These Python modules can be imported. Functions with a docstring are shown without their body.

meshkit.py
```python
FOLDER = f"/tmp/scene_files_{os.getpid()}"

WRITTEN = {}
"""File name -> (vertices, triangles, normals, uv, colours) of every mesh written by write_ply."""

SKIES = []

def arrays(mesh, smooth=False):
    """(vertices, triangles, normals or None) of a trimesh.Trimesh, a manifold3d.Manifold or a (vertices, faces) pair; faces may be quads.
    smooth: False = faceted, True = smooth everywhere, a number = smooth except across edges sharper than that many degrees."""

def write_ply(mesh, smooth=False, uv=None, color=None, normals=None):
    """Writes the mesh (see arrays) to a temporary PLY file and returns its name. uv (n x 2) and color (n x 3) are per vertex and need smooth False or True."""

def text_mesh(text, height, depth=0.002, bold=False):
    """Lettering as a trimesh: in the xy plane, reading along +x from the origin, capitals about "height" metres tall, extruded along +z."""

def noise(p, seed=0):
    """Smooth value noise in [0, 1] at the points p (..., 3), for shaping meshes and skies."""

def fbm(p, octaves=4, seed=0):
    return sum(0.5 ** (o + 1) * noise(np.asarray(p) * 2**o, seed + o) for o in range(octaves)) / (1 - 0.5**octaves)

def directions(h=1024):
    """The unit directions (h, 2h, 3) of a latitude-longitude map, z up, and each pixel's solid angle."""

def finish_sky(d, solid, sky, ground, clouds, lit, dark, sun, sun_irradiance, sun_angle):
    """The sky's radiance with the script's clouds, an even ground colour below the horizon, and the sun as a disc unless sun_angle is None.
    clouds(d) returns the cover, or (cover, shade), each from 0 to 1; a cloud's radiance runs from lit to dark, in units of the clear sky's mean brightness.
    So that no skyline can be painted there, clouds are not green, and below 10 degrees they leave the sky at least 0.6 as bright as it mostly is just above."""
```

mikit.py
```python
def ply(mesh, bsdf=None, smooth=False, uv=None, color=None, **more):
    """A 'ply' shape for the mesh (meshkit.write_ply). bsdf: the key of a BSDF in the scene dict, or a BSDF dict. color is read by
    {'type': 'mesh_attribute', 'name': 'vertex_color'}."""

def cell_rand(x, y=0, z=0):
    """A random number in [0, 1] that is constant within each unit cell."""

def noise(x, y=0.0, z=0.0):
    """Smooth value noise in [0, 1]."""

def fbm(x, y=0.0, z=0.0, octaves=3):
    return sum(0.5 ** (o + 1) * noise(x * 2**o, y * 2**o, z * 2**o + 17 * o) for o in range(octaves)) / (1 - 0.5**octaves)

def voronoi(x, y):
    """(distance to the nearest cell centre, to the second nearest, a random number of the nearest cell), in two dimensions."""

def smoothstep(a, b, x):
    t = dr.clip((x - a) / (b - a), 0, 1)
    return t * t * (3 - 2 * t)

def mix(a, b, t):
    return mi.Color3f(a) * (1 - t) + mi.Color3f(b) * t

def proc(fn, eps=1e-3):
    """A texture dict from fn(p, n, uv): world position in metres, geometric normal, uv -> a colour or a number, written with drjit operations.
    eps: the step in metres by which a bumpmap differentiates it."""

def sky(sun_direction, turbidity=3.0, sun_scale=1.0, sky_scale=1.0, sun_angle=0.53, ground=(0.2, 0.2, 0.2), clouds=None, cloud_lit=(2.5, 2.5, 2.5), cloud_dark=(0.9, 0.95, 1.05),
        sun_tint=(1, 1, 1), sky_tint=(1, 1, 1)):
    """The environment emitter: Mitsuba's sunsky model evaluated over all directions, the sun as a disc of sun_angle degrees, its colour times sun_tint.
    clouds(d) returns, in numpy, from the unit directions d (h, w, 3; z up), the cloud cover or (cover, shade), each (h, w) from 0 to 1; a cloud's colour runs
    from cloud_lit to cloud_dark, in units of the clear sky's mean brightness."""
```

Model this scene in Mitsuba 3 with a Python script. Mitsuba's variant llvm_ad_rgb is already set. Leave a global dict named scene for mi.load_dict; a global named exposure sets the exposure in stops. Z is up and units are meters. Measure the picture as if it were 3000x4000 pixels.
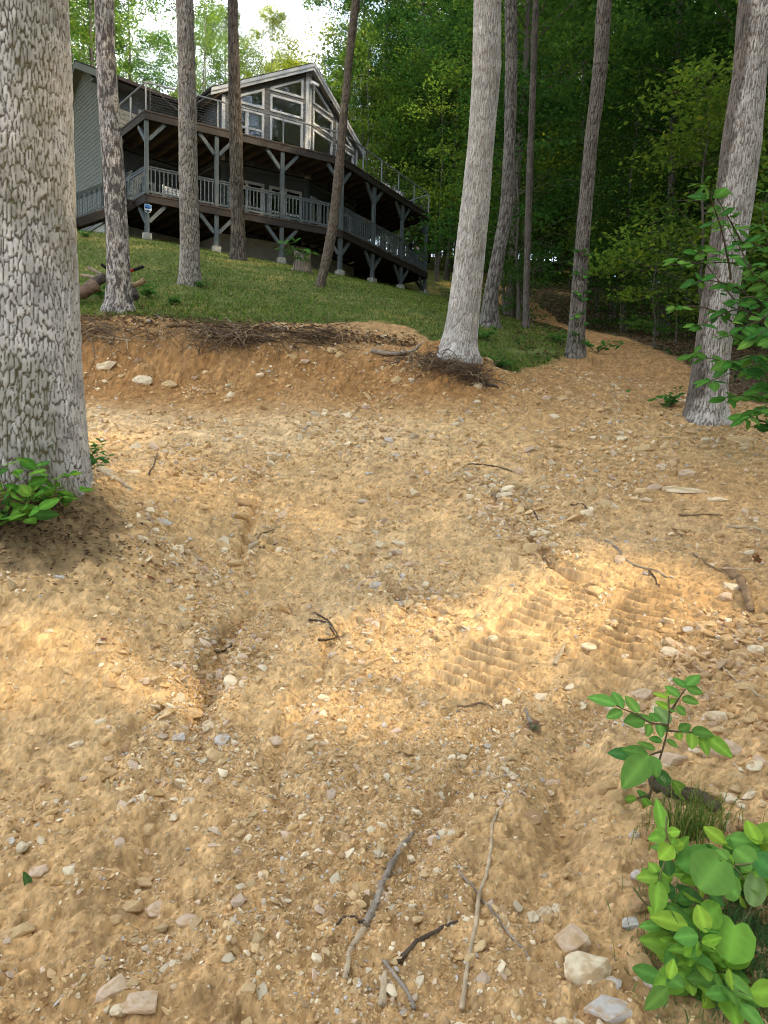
import math, numpy as np, trimesh, mitsuba as mi, mikit, meshkit
from scipy.interpolate import LinearNDInterpolator
from scipy.ndimage import gaussian_filter, map_coordinates
from shapely.geometry import Polygon, box as sbox
from shapely.ops import unary_union

# ------------------------------------------------------------------ camera, sky, exposure
# The eye is the origin; +y looks up the hill, z is up, metres. Lens, tilt and roll as measured on the house's straight edges.
FOC, PITCH, ROLL = 2634.45, 0.0976, 0.0278
FW = np.array([0, math.cos(PITCH), -math.sin(PITCH)])
_u0, _r0 = np.array([0, math.sin(PITCH), math.cos(PITCH)]), np.array([1.0, 0, 0])
RT = math.cos(ROLL) * _r0 + math.sin(ROLL) * _u0
UP = -math.sin(ROLL) * _r0 + math.cos(ROLL) * _u0
scene, labels = {}, {}
T4 = mi.ScalarTransform4f
scene['camera'] = {'type': 'perspective', 'fov_axis': 'x', 'fov': math.degrees(2 * math.atan(1500 / FOC)), 'near_clip': 0.05, 'far_clip': 2000.0,
                   'to_world': T4().look_at(origin=[0, 0, 0], target=FW.tolist(), up=UP.tolist())}
SUN = np.array([0.70, -0.22, 0.68]); SUN /= np.linalg.norm(SUN)


def cover(d):
    n = meshkit.fbm(d * np.array([3.0, 3.0, 5.0]) + 3.1, 5, 4)
    return np.clip((n - 0.38) * 4.0, 0, 1) * 0.9


scene['sky'] = mikit.sky(SUN, turbidity=3, sun_scale=0.26, sky_scale=1.0, sun_angle=1.2, clouds=cover, cloud_lit=(2.3, 2.25, 2.15), cloud_dark=(1.3, 1.33, 1.4), sun_tint=(1.0, 0.97, 0.86),
                         ground=(0.2, 0.16, 0.1))
exposure = 4.26

# ------------------------------------------------------------------ helpers
def rng_of(k):
    return np.random.default_rng(k)


def key_of(name):
    if name not in scene and not any(k.startswith(name + '__') for k in scene) and name not in labels:
        return name
    n = 1
    while f'{name}_{n:03d}' in labels or f'{name}_{n:03d}' in scene:
        n += 1
    return f'{name}_{n:03d}'


_count = {}


def part_key(parent, name):
    k = f'{parent}__{name}'
    n = _count.get(k, 0)
    _count[k] = n + 1
    return k if n == 0 else f'{k}_{n:03d}'


def tag(key, label=None, category=None, group=None, kind=None):
    d = labels.setdefault(key, {})
    for a, b in (('label', label), ('category', category), ('group', group), ('kind', kind)):
        if b:
            d[a] = b
    return key


def put(key, mesh, bsdf, smooth=False, color=None, to_world=None):
    s = mikit.ply(mesh, bsdf, smooth=smooth, color=color)
    if to_world is not None:
        s['to_world'] = to_world
    scene[key] = s
    return key


def part(parent, name, mesh, bsdf, smooth=False, color=None):
    return put(part_key(parent, name), mesh, bsdf, smooth, color)


def ray(px, py):
    return RT * (px - 1500) / FOC + UP * (2000 - py) / FOC + FW


def at_y(px, py, y):
    d = ray(px, py)
    return d * (y / d[1])


def proj(P):
    P = np.asarray(P, float)
    return np.stack([1500 + FOC * (P @ RT) / (P @ FW), 2000 - FOC * (P @ UP) / (P @ FW)], -1)


def cat(ms):
    v, f, n = [], [], 0
    for m in ms:
        a, b = (m.vertices, m.faces) if hasattr(m, 'vertices') else m
        v.append(np.asarray(a)); f.append(np.asarray(b) + n); n += len(a)
    return np.vstack(v), np.vstack(f)


def bx(c, size, ax=None):
    """A box from its centre, full size and (optional) 3 x 3 rows of axes."""
    m = trimesh.creation.box(size)
    v = np.array(m.vertices)
    if ax is not None:
        v = v @ np.asarray(ax)
    return v + np.asarray(c), np.array(m.faces)


def beam(a, b, w, h, up=(0, 0, 1)):
    a, b = np.asarray(a, float), np.asarray(b, float)
    t = b - a; L = np.linalg.norm(t); t /= L
    s = np.cross(up, t)
    if np.linalg.norm(s) < 1e-6:
        s = np.cross([1, 0, 0], t)
    s /= np.linalg.norm(s)
    return bx((a + b) / 2, (L, w, h), np.array([t, s, np.cross(t, s)]))


def tube(points, radii, sides=6, wob=0.0, rg=None, cap=True):
    p = np.asarray(points, float); n = len(p)
    r = np.broadcast_to(np.asarray(radii, float), (n,))
    t = np.gradient(p, axis=0); t /= np.linalg.norm(t, axis=1, keepdims=True) + 1e-12
    a = np.cross(t, [0.13, 0.31, 0.94] if abs(t[:, 2]).mean() < 0.8 else [1.0, 0.1, 0]); a /= np.linalg.norm(a, axis=1, keepdims=True) + 1e-12
    b = np.cross(t, a)
    ang = np.arange(sides) * 2 * np.pi / sides
    rr = np.repeat(r[:, None], sides, 1)
    if wob and rg is not None:
        rr = rr * (1 + wob * (rg.random(rr.shape) - .5) * 2)
    v = (p[:, None] + rr[..., None] * (np.cos(ang)[None, :, None] * a[:, None] + np.sin(ang)[None, :, None] * b[:, None])).reshape(-1, 3)
    i, j = np.meshgrid(np.arange(n - 1), np.arange(sides), indexing='ij')
    A, B, C, D = i * sides + j, i * sides + (j + 1) % sides, (i + 1) * sides + (j + 1) % sides, (i + 1) * sides + j
    f = np.vstack([np.stack([A, B, C], -1).reshape(-1, 3), np.stack([A, C, D], -1).reshape(-1, 3)])
    if cap:
        k = len(v); v = np.vstack([v, p[:1], p[-1:]]); J = np.arange(sides)
        f = np.vstack([f, np.stack([(J + 1) % sides, J, J * 0 + k], -1), np.stack([(n - 1) * sides + J, (n - 1) * sides + (J + 1) % sides, J * 0 + k + 1], -1)])
    return v, f


def fbm2(x, y, s, octs=4, seed=0):
    return meshkit.fbm(np.stack([x / s, y / s, np.full_like(x, seed * 7.3)], -1), octs, seed)


def voro(x, y, seed=0, wrap=None):
    """Nearest and second nearest distances and a random number per cell; x repeats every `wrap` cells."""
    ix, iy = np.floor(x), np.floor(y)
    F1, F2, W = np.full(x.shape, 9.0), np.full(x.shape, 9.0), np.zeros(x.shape)

    def h(a, b, k):
        a = np.mod(a, wrap) if wrap else a
        q = (a.astype(np.int64) * 374761393 + b.astype(np.int64) * 668265263 + (k + seed * 11) * 2147483647) & 0xFFFFFFFF
        q = ((q ^ (q >> 13)) * 1274126177) & 0xFFFFFFFF
        return ((q ^ (q >> 16)) & 0xFFFFFF) / 16777215.0

    for a in (-1, 0, 1):
        for b in (-1, 0, 1):
            cx, cy = ix + a, iy + b
            d = np.hypot(cx + .06 + .88 * h(cx, cy, 1) - x, cy + .06 + .88 * h(cx, cy, 2) - y)
            w = h(cx, cy, 3)
            F2 = np.where(d < F1, F1, np.minimum(F2, d)); W = np.where(d < F1, w, W); F1 = np.minimum(F1, d)
    return F1, F2, W


def sm(a, b, x):
    t = np.clip((x - a) / (b - a), 0, 1)
    return t * t * (3 - 2 * t)


# ------------------------------------------------------------------ materials
def rgb(*c):
    return {'type': 'rgb', 'value': [float(x) for x in c]}


VC = {'type': 'mesh_attribute', 'name': 'vertex_color'}
scene['m_soil'] = {'type': 'twosided', 'nested': {'type': 'principled', 'base_color': VC, 'roughness': 0.95, 'specular': 0.15}}
scene['m_bark'] = {'type': 'twosided', 'nested': {'type': 'principled', 'base_color': VC, 'roughness': 0.9, 'specular': 0.2}}
scene['m_leaf'] = {'type': 'principledthin', 'base_color': VC, 'roughness': 0.55, 'diff_trans': 1.05, 'spec_trans': 0.0, 'eta': 1.35}
scene['m_leaf_gloss'] = {'type': 'principledthin', 'base_color': VC, 'roughness': 0.42, 'diff_trans': 0.7, 'spec_trans': 0.0, 'eta': 1.4}


def paint(name, c, rough=0.6, var=0.10, sc=(3.0, 3.0, 3.0), grain=0.0, spec=0.35):
    """A painted or plain surface: its colour with slight weathering."""
    c = np.array(c, float)

    def fn(p, n, uv):
        k = mikit.fbm(p.x * sc[0], p.y * sc[1], p.z * sc[2], 3)
        g = 1.0 - var + 2 * var * k
        if grain:
            g = g * (1 - grain * mikit.smoothstep(0.55, 0.8, mikit.fbm(p.x * 9, p.y * 9, p.z * 30, 2)))
        return mi.Color3f(*c.tolist()) * g
    scene[name] = {'type': 'twosided', 'nested': {'type': 'principled', 'base_color': mikit.proc(fn), 'roughness': rough, 'specular': spec}}


paint('m_post', (0.085, 0.104, 0.110), 0.6, 0.12)
paint('m_fascia', (0.028, 0.021, 0.017), 0.65, 0.18, (2, 2, 12), 0.25)
paint('m_deckwood', (0.060, 0.044, 0.034), 0.75, 0.25, (2, 9, 9))
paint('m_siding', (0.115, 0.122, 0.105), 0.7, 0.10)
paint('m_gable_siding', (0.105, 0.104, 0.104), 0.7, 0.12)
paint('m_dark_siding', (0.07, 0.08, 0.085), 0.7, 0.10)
paint('m_trim', (0.45, 0.46, 0.46), 0.5, 0.05)
paint('m_soffit', (0.27, 0.27, 0.26), 0.7, 0.05)
paint('m_roof', (0.022, 0.018, 0.017), 0.9, 0.3, (14, 14, 14))
paint('m_concrete', (0.33, 0.32, 0.28), 0.9, 0.25, (6, 6, 6))
paint('m_metal', (0.20, 0.22, 0.23), 0.4, 0.08)
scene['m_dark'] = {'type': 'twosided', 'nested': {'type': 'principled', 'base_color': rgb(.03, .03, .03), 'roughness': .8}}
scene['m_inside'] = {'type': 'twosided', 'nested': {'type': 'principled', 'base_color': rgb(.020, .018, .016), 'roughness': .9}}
scene['m_glass'] = {'type': 'thindielectric', 'int_ior': 1.55, 'ext_ior': 1.0}
scene['m_white'] = {'type': 'twosided', 'nested': {'type': 'principled', 'base_color': rgb(.72, .73, .72), 'roughness': .5}}

# ------------------------------------------------------------------ terrain
ZL, ZU = 8.510, 11.260                                   # the two deck floors
C0, C3, C6 = np.array([-8.593, 24.359]), np.array([-1.964, 27.825]), np.array([1.831, 34.030])
AM = math.radians(43.07)
HU, HV = np.array([math.cos(AM), math.sin(AM)]), np.array([math.sin(AM), -math.cos(AM)])


def HW(u, v, z):
    e = C3 + u * HU + v * HV
    return np.array([e[0], e[1], z])


PROF = np.array([(-400, -14), (-80, -7), (-30, -2.6), (-6, -1.75), (1.7, -1.6), (3.4, -1.49), (5.2, -1.22), (6.8, -.68), (8.2, 0), (9.3, .33), (10.3, .70), (11.6, 2.0), (13, 2.5), (25, 6.9), (40, 11.5), (60, 16), (120, 24), (420, 34)], float)


def prof(y):
    return np.interp(y, PROF[:, 0], PROF[:, 1])


cp = []
for px, py, y in [
    # foreground, centre
    (1500, 3990, 1.75), (700, 3990, 1.75), (2250, 3990, 1.72), (1500, 2860, 3.4), (700, 2860, 3.4), (2100, 2860, 3.4), (1500, 2350, 5.2), (800, 2350, 5.2), (2100, 2350, 5.15),
    (1500, 2000, 6.8), (900, 2000, 6.75), (2100, 2000, 6.8), (1500, 1750, 8.2), (900, 1740, 8.2), (2000, 1750, 8.2), (1500, 1650, 9.3), (900, 1630, 9.3), (400, 1620, 9.3), (2000, 1650, 9.2),
    (400, 1730, 8.1), (520, 1950, 6.6),
    # the mound under the big tree on the left
    (90, 1950, 5.15), (-150, 1950, 5.1), (330, 1990, 5.25), (380, 2080, 5.0), (260, 2130, 4.75), (0, 2120, 4.6), (-200, 2120, 4.6), (-200, 2260, 4.35), (60, 2220, 4.5), (300, 2220, 4.65), (0, 2600, 3.75), (-200, 2600, 3.75), (0, 3000, 3.02), (-200, 3000, 3.0), (60, 1820, 6.6), (-250, 1800, 6.6),
    # foot and top of the cut bank
    (250, 1570, 9.95), (500, 1575, 10.0), (800, 1580, 10.05), (1100, 1580, 10.0), (1400, 1570, 10.05), (1650, 1550, 10.2), (300, 1510, 10.55), (700, 1510, 10.65), (1050, 1510, 10.6),
    (250, 1420, 10.9), (500, 1420, 11.0), (800, 1415, 11.08), (1100, 1415, 11.0), (1350, 1430, 10.9),
    (250, 1290, 11.15), (500, 1285, 11.3), (800, 1290, 11.4), (1050, 1300, 11.4), (1250, 1320, 11.5), (1450, 1330, 11.7),
    (250, 1245, 11.5), (600, 1250, 11.6), (900, 1265, 11.75), (1200, 1275, 12.1), (1500, 1290, 12.6), (1680, 1330, 12.4),
    # mound of the middle tree, the slope down to the track
    (1740, 1385, 11.1), (1620, 1400, 11.0), (1850, 1400, 11.2), (1750, 1470, 10.65), (1950, 1520, 10.5), (1950, 1430, 11.6), (2200, 1480, 11.3), (2080, 1500, 10.9), (2150, 1370, 13.4), (1950, 1330, 13.6),
    (2250, 1400, 13.0), (2360, 1430, 12.6), (1910, 1268, 14.6), (2060, 1290, 16.5), (2300, 1320, 16.5),
    # track into the woods
    (2200, 1560, 10.1), (2480, 1500, 11.4), (2480, 1430, 13.2), (2600, 1430, 13.0), (2450, 1355, 16.5), (2560, 1360, 16.5), (2420, 1315, 20), (2100, 1270, 21),
    # right edge
    (2750, 1690, 9.3), (2620, 1600, 9.9), (2950, 1690, 9.0), (3150, 1680, 9.0), (2500, 1720, 8.4), (2800, 1780, 8.1), (3100, 1800, 7.9), (2500, 1900, 7.2), (2900, 1920, 6.9), (2800, 2120, 6.0), (3150, 2100, 5.9), (2600, 2350, 5.05), (2950, 2350, 4.95), (2600, 2700, 3.8),
    (2950, 2700, 3.65), (2500, 3100, 2.85), (2950, 3100, 2.68), (3200, 3000, 2.6), (2350, 3500, 2.25), (2950, 3600, 1.95), (2950, 3990, 1.62),
    (2850, 1500, 12.5), (3100, 1420, 16)]:
    cp.append(at_y(px, py, y))
cp = [tuple(p) for p in cp]
for (x, y, z) in [(-8.4, 24.4, 7.0), (-6.4, 25.5, 6.9), (-4.2, 26.7, 6.88), (-2.0, 27.8, 6.72), (-.7, 29.9, 6.96), (.55, 32, 7.15), (1.8, 34, 7.35), (-10.2, 24.6, 7.15), (-12.5, 24.0, 7.3), (3.5, 33, 7.0), (5, 30, 6.0), (4.5, 26, 5.0), (7.5, 26, 4.6), (11, 30, 5.6), (14, 22, 3.4), (12, 16, 2.3), (9, 40, 9.5), (16, 44, 9.8),
                  (-10, 33, 8.3), (-2, 38, 9.6), (-15, 11.5, 2.1), (-15, 10.2, .75), (-9, 11.6, 2.05), (-9, 10.3, .75), (12, 9, .4), (15, 6, -.3), (8, 3.5, -1.1), (8, 0, -1.4), (-8, 3.5, -1.4), (-8, 5, -1.0), (-9, 8.2, .1), (0, 0, -1.6), (1.5, 1.0, -1.55), (-1.5, 1.0, -1.6), (0, -3, -1.66)]:
    cp.append((x, y, z))
for x in (-70, -45, -25, 22, 45, 70):
    for y in (-68, -40, -20, -8, 0, 5, 8.2, 11.5, 16, 25, 36, 50, 69):
        cp.append((x, y, prof(y) - (2.2 if x > 0 and y > 10 else 0) * min(1, (y - 10) / 10)))
for x in (-12, 0, 12):
    for y in (-68, -40, -20, -8, 52, 69):
        cp.append((x, y, prof(y)))
cp = np.array(cp)
GS, GX0, GY0, GN = 0.1, -70.0, -68.0, 1380
_gx, _gy = np.meshgrid(GX0 + GS * np.arange(GN), GY0 + GS * np.arange(GN), indexing='ij')
_gz = LinearNDInterpolator(cp[:, :2], cp[:, 2])(_gx, _gy)
_gz = np.where(np.isnan(_gz), prof(_gy), _gz)
_soft = gaussian_filter(_gz, 4.0)
_near = gaussian_filter(_gz, 1.6)
_bankw = np.exp(-((_gy - 11.0) / 1.0) ** 2) * (np.abs(_gx) < 16)
_gz = _soft * (1 - _bankw) + _near * _bankw


def base_h(x, y):
    x, y = np.asarray(x, float), np.asarray(y, float)
    i, j = (x - GX0) / GS, (y - GY0) / GS
    z = map_coordinates(_gz, [np.clip(i, 0, GN - 1).ravel(), np.clip(j, 0, GN - 1).ravel()], order=1).reshape(x.shape)
    out = (i < 0) | (i > GN - 1) | (j < 0) | (j > GN - 1)
    return np.where(out, prof(y), z)


def seg_dist(x, y, pts):
    """Distance to a polyline, and how far along it (0..1)."""
    best, along = np.full(x.shape, 1e9), np.zeros(x.shape)
    n = len(pts) - 1
    for k in range(n):
        a, b = np.array(pts[k][:2]), np.array(pts[k + 1][:2])
        d = b - a; t = np.clip(((x - a[0]) * d[0] + (y - a[1]) * d[1]) / (d @ d), 0, 1)
        q = np.hypot(x - a[0] - t * d[0], y - a[1] - t * d[1])
        along = np.where(q < best, (k + t) / n, along); best = np.minimum(best, q)
    return best, along


def hit0(px, py):
    """Where the line of sight through a point of the photograph meets the smooth terrain."""
    d = ray(px, py); d = d / d[1]
    ys = np.concatenate([np.arange(.8, 14, .02), np.arange(14, 60, .1)])
    P = d[None] * ys[:, None]
    g = P[:, 2] - base_h(P[:, 0], P[:, 1])
    k = np.argmax(g < 0)
    if g[k] >= 0:
        return P[-1]
    a = g[k - 1] / (g[k - 1] - g[k] + 1e-12) if k else 0
    return P[k - 1] * (1 - a) + P[k] * a if k else P[0]


RILLS = [([(1010, 1840), (1000, 2000), (960, 2150), (1000, 2330)], .05, .05), ([(1010, 2330), (900, 2480), (830, 2600), (790, 2760), (770, 2920)], .07, .075), ([(1960, 2030), (2060, 2120), (2200, 2240), (2330, 2330)], .045, .07),
         ([(1480, 2120), (1420, 2200), (1560, 2330), (1600, 2420)], .05, .05), ([(1570, 2330), (1320, 2480), (1230, 2720)], .05, .035), ([(700, 1950), (640, 2100), (820, 2250)], .06, .03),
         ([(2400, 2460), (2480, 2560), (2250, 2900), (2200, 3300), (2150, 3700)], .10, .045), ([(900, 2600), (640, 2780), (420, 3000)], .05, .03), ([(1200, 2680), (1050, 3000), (1150, 3300)], .06, .03),
         ([(1850, 1880), (1960, 1930), (1940, 2010)], .05, .04), ([(700, 3050), (560, 3400), (620, 3700)], .09, .03), ([(1950, 2880), (1700, 3200), (1560, 3600)], .07, .03)]
RILLS = [([hit0(*p) for p in pts], w, d) for pts, w, d in RILLS]
_ta, _tb = hit0(2290, 2230), hit0(1750, 2720)               # the machine's track, with its lug prints
_tc, _td = hit0(2560, 2300), hit0(2330, 2640)


def rough(x, y):
    """Small relief of the bare ground."""
    r = np.hypot(x, y)
    bare = bare_w(x, y)
    z = (fbm2(x, y, 1.1, 3, 1) - .5) * .10 + (fbm2(x, y, .28, 3, 2) - .5) * .060 * (0.5 + 0.5 * bare)
    fine = np.clip(1.25 - r / 14, 0.15, 1)
    cl = fbm2(x, y, .085, 3, 3)
    z = z + (np.abs(cl - .5) * -.055 + .012) * bare * fine
    f1, f2, w = voro(x / .034, y / .034, 5)
    z = z + bare * fine * .009 * (w > .55) * sm(.55, .25, f1) * (w - .2)
    z = z + (fbm2(x, y, .045, 3, 13) - .5) * .034 * bare * fine
    bk = np.exp(-((y - 10.9) / .65) ** 2) * (x < 2.6) * bare
    z = z + bk * ((fbm2(x, y, .30, 4, 17) - .5) * .22 + np.abs(fbm2(x, y * .5, .16, 3, 18) - .5) * -.16)
    f1, f2, w = voro(x / .075 + 3.3, y / .075, 6)
    z = z + bare * fine * .020 * (w > .78) * sm(.55, .25, f1) + (np.abs(fbm2(x, y, .13, 4, 14) - .5) * -.07 + .02) * bare * fine
    for pts, w_, d_ in RILLS:
        q, al = seg_dist(x + (fbm2(x, y, .25, 2, 8) - .5) * .2, y + (fbm2(x, y, .25, 2, 9) - .5) * .2, pts)
        k = np.sin(np.pi * np.clip(al, .02, .98)) ** .5
        z = z - 1.7 * d_ * k * np.exp(-(q / w_) ** 2) + .4 * d_ * k * np.exp(-((q - 2.2 * w_) / w_) ** 2)
    z = z + (fbm2(x, y, .019, 2, 19) - .5) * .013 * bare * np.clip(1.3 - r / 7, 0, 1)
    for (a, b), gap, lug in (((_ta, _tb), .42, .115), ((_tc, _td), .38, .11)):
        t = (b - a)[:2]; L = np.linalg.norm(t); t = t / L; n = np.array([-t[1], t[0]])
        s, q = (x - a[0]) * t[0] + (y - a[1]) * t[1], (x - a[0]) * n[0] + (y - a[1]) * n[1]
        m = sm(gap * .55, gap * .4, np.abs(q)) * sm(-.2, .15, s) * sm(L + .3, L - .3, s)
        z = z * (1 - .55 * m) + m * .050 * (np.clip(1.4 * np.sin(2 * np.pi * (s + .12 * np.abs(q) + .04 * fbm2(x, y, .2, 2, 12)) / lug), -.6, 1) * .8 - .3) * sm(.18, .42, fbm2(x, y, .35, 2, 11))
    for bx0, by0, br, bh in COLLARS:
        q = np.hypot(x - bx0, y - by0)
        z = z + bh * np.exp(-np.clip(q - br, 0, 9) / (.5 * br)) * (.5 + .9 * fbm2(x, y, .22, 3, 15))
    return z


COLLARS = [(-3.0, 5.65, .44, .22), (-4.82, 12.2, .2, .08), (-4.5, 15.4, .2, .06), (1.0, 10.95, .42, .20), (3.7, 13.0, .2, .08), (4.5, 9.4, .3, .12), (2.2, 14.6, .2, .06)]
def on_track(x, y):
    o = np.zeros(x.shape)
    for a, b in ((_ta, _tb), (_tc, _td)):
        t = (b - a)[:2]; L = np.linalg.norm(t); t = t / L
        s, q = (x - a[0]) * t[0] + (y - a[1]) * t[1], -(x - a[0]) * t[1] + (y - a[1]) * t[0]
        o = np.maximum(o, (np.abs(q) < .25) * (s > -.1) * (s < L + .1))
    return o


_grass_low = [(-30, 11.55), (-4.9, 11.75), (-3.9, 11.8), (-2.6, 12.0), (-1.2, 12.55), (-.4, 13.3), (.35, 13.3), (.95, 12.3), (1.35, 11.4), (2.0, 11.15), (2.9, 12.0), (3.5, 12.9), (3.9, 14.2), (4.4, 16), (5.2, 20)]


def bare_w(x, y):
    """1 on the bare dirt, 0 on the grass and the woods' floor."""
    x, y = np.asarray(x, float), np.asarray(y, float)
    wx = x + (fbm2(x, y, .7, 3, 21) - .5) * .5
    gl = np.interp(wx, [p[0] for p in _grass_low], [p[1] for p in _grass_low]) + (fbm2(x, y, .5, 3, 22) - .5) * .9
    g = sm(-.12, .2, y - gl) * (x < 5.2)
    # the track runs on into the woods between x = 3.5 and 6.5
    q, _ = seg_dist(x, y, [(3.2, 9.5), (4.3, 12), (5.0, 14), (5.7, 17.5), (6.3, 24)])
    half = np.interp(y, [9, 11, 13, 17, 24], [3.0, 1.7, 1.15, .85, .6])
    tr = sm(half + .25, half - .2, q + (fbm2(x, y, .5, 3, 23) - .5) * .5)
    woods = sm(-.15, .2, x - np.interp(y, [-10, 2, 4, 6.5, 8.3, 9.4, 10.4, 12, 16, 30], [5, 3.2, 3.5, 4.6, 5.2, 5.35, 5.0, 4.9, 5.8, 7]) + (fbm2(x, y, .6, 3, 24) - .5) * .7)
    m1 = sm(1.25, .95, np.hypot((x + 2.85) / .85, (y - 5.05) / .62) + (fbm2(x, y, .4, 3, 25) - .5) * .5)   # litter under the left tree
    b = (1 - np.maximum(g, woods)) * (1 - .7 * m1)
    far = sm(60, 40, np.hypot(x, y))
    return np.clip(np.maximum(b, tr * sm(30, 18, y)) * far, 0, 1)


def height(x, y):
    x, y = np.asarray(x, float), np.asarray(y, float)
    return base_h(x, y) + rough(x, y)


def hit(px, py):
    p = hit0(px, py)
    return np.array([p[0], p[1], float(height(np.array([p[0]]), np.array([p[1]]))[0])])


def slope_n(x, y, e=.06):
    x, y = np.asarray(x, float), np.asarray(y, float)
    n = np.stack([base_h(x - e, y) - base_h(x + e, y), base_h(x, y - e) - base_h(x, y + e), np.full(x.shape, 2 * e)], -1)
    return n / np.linalg.norm(n, axis=-1, keepdims=True)


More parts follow.
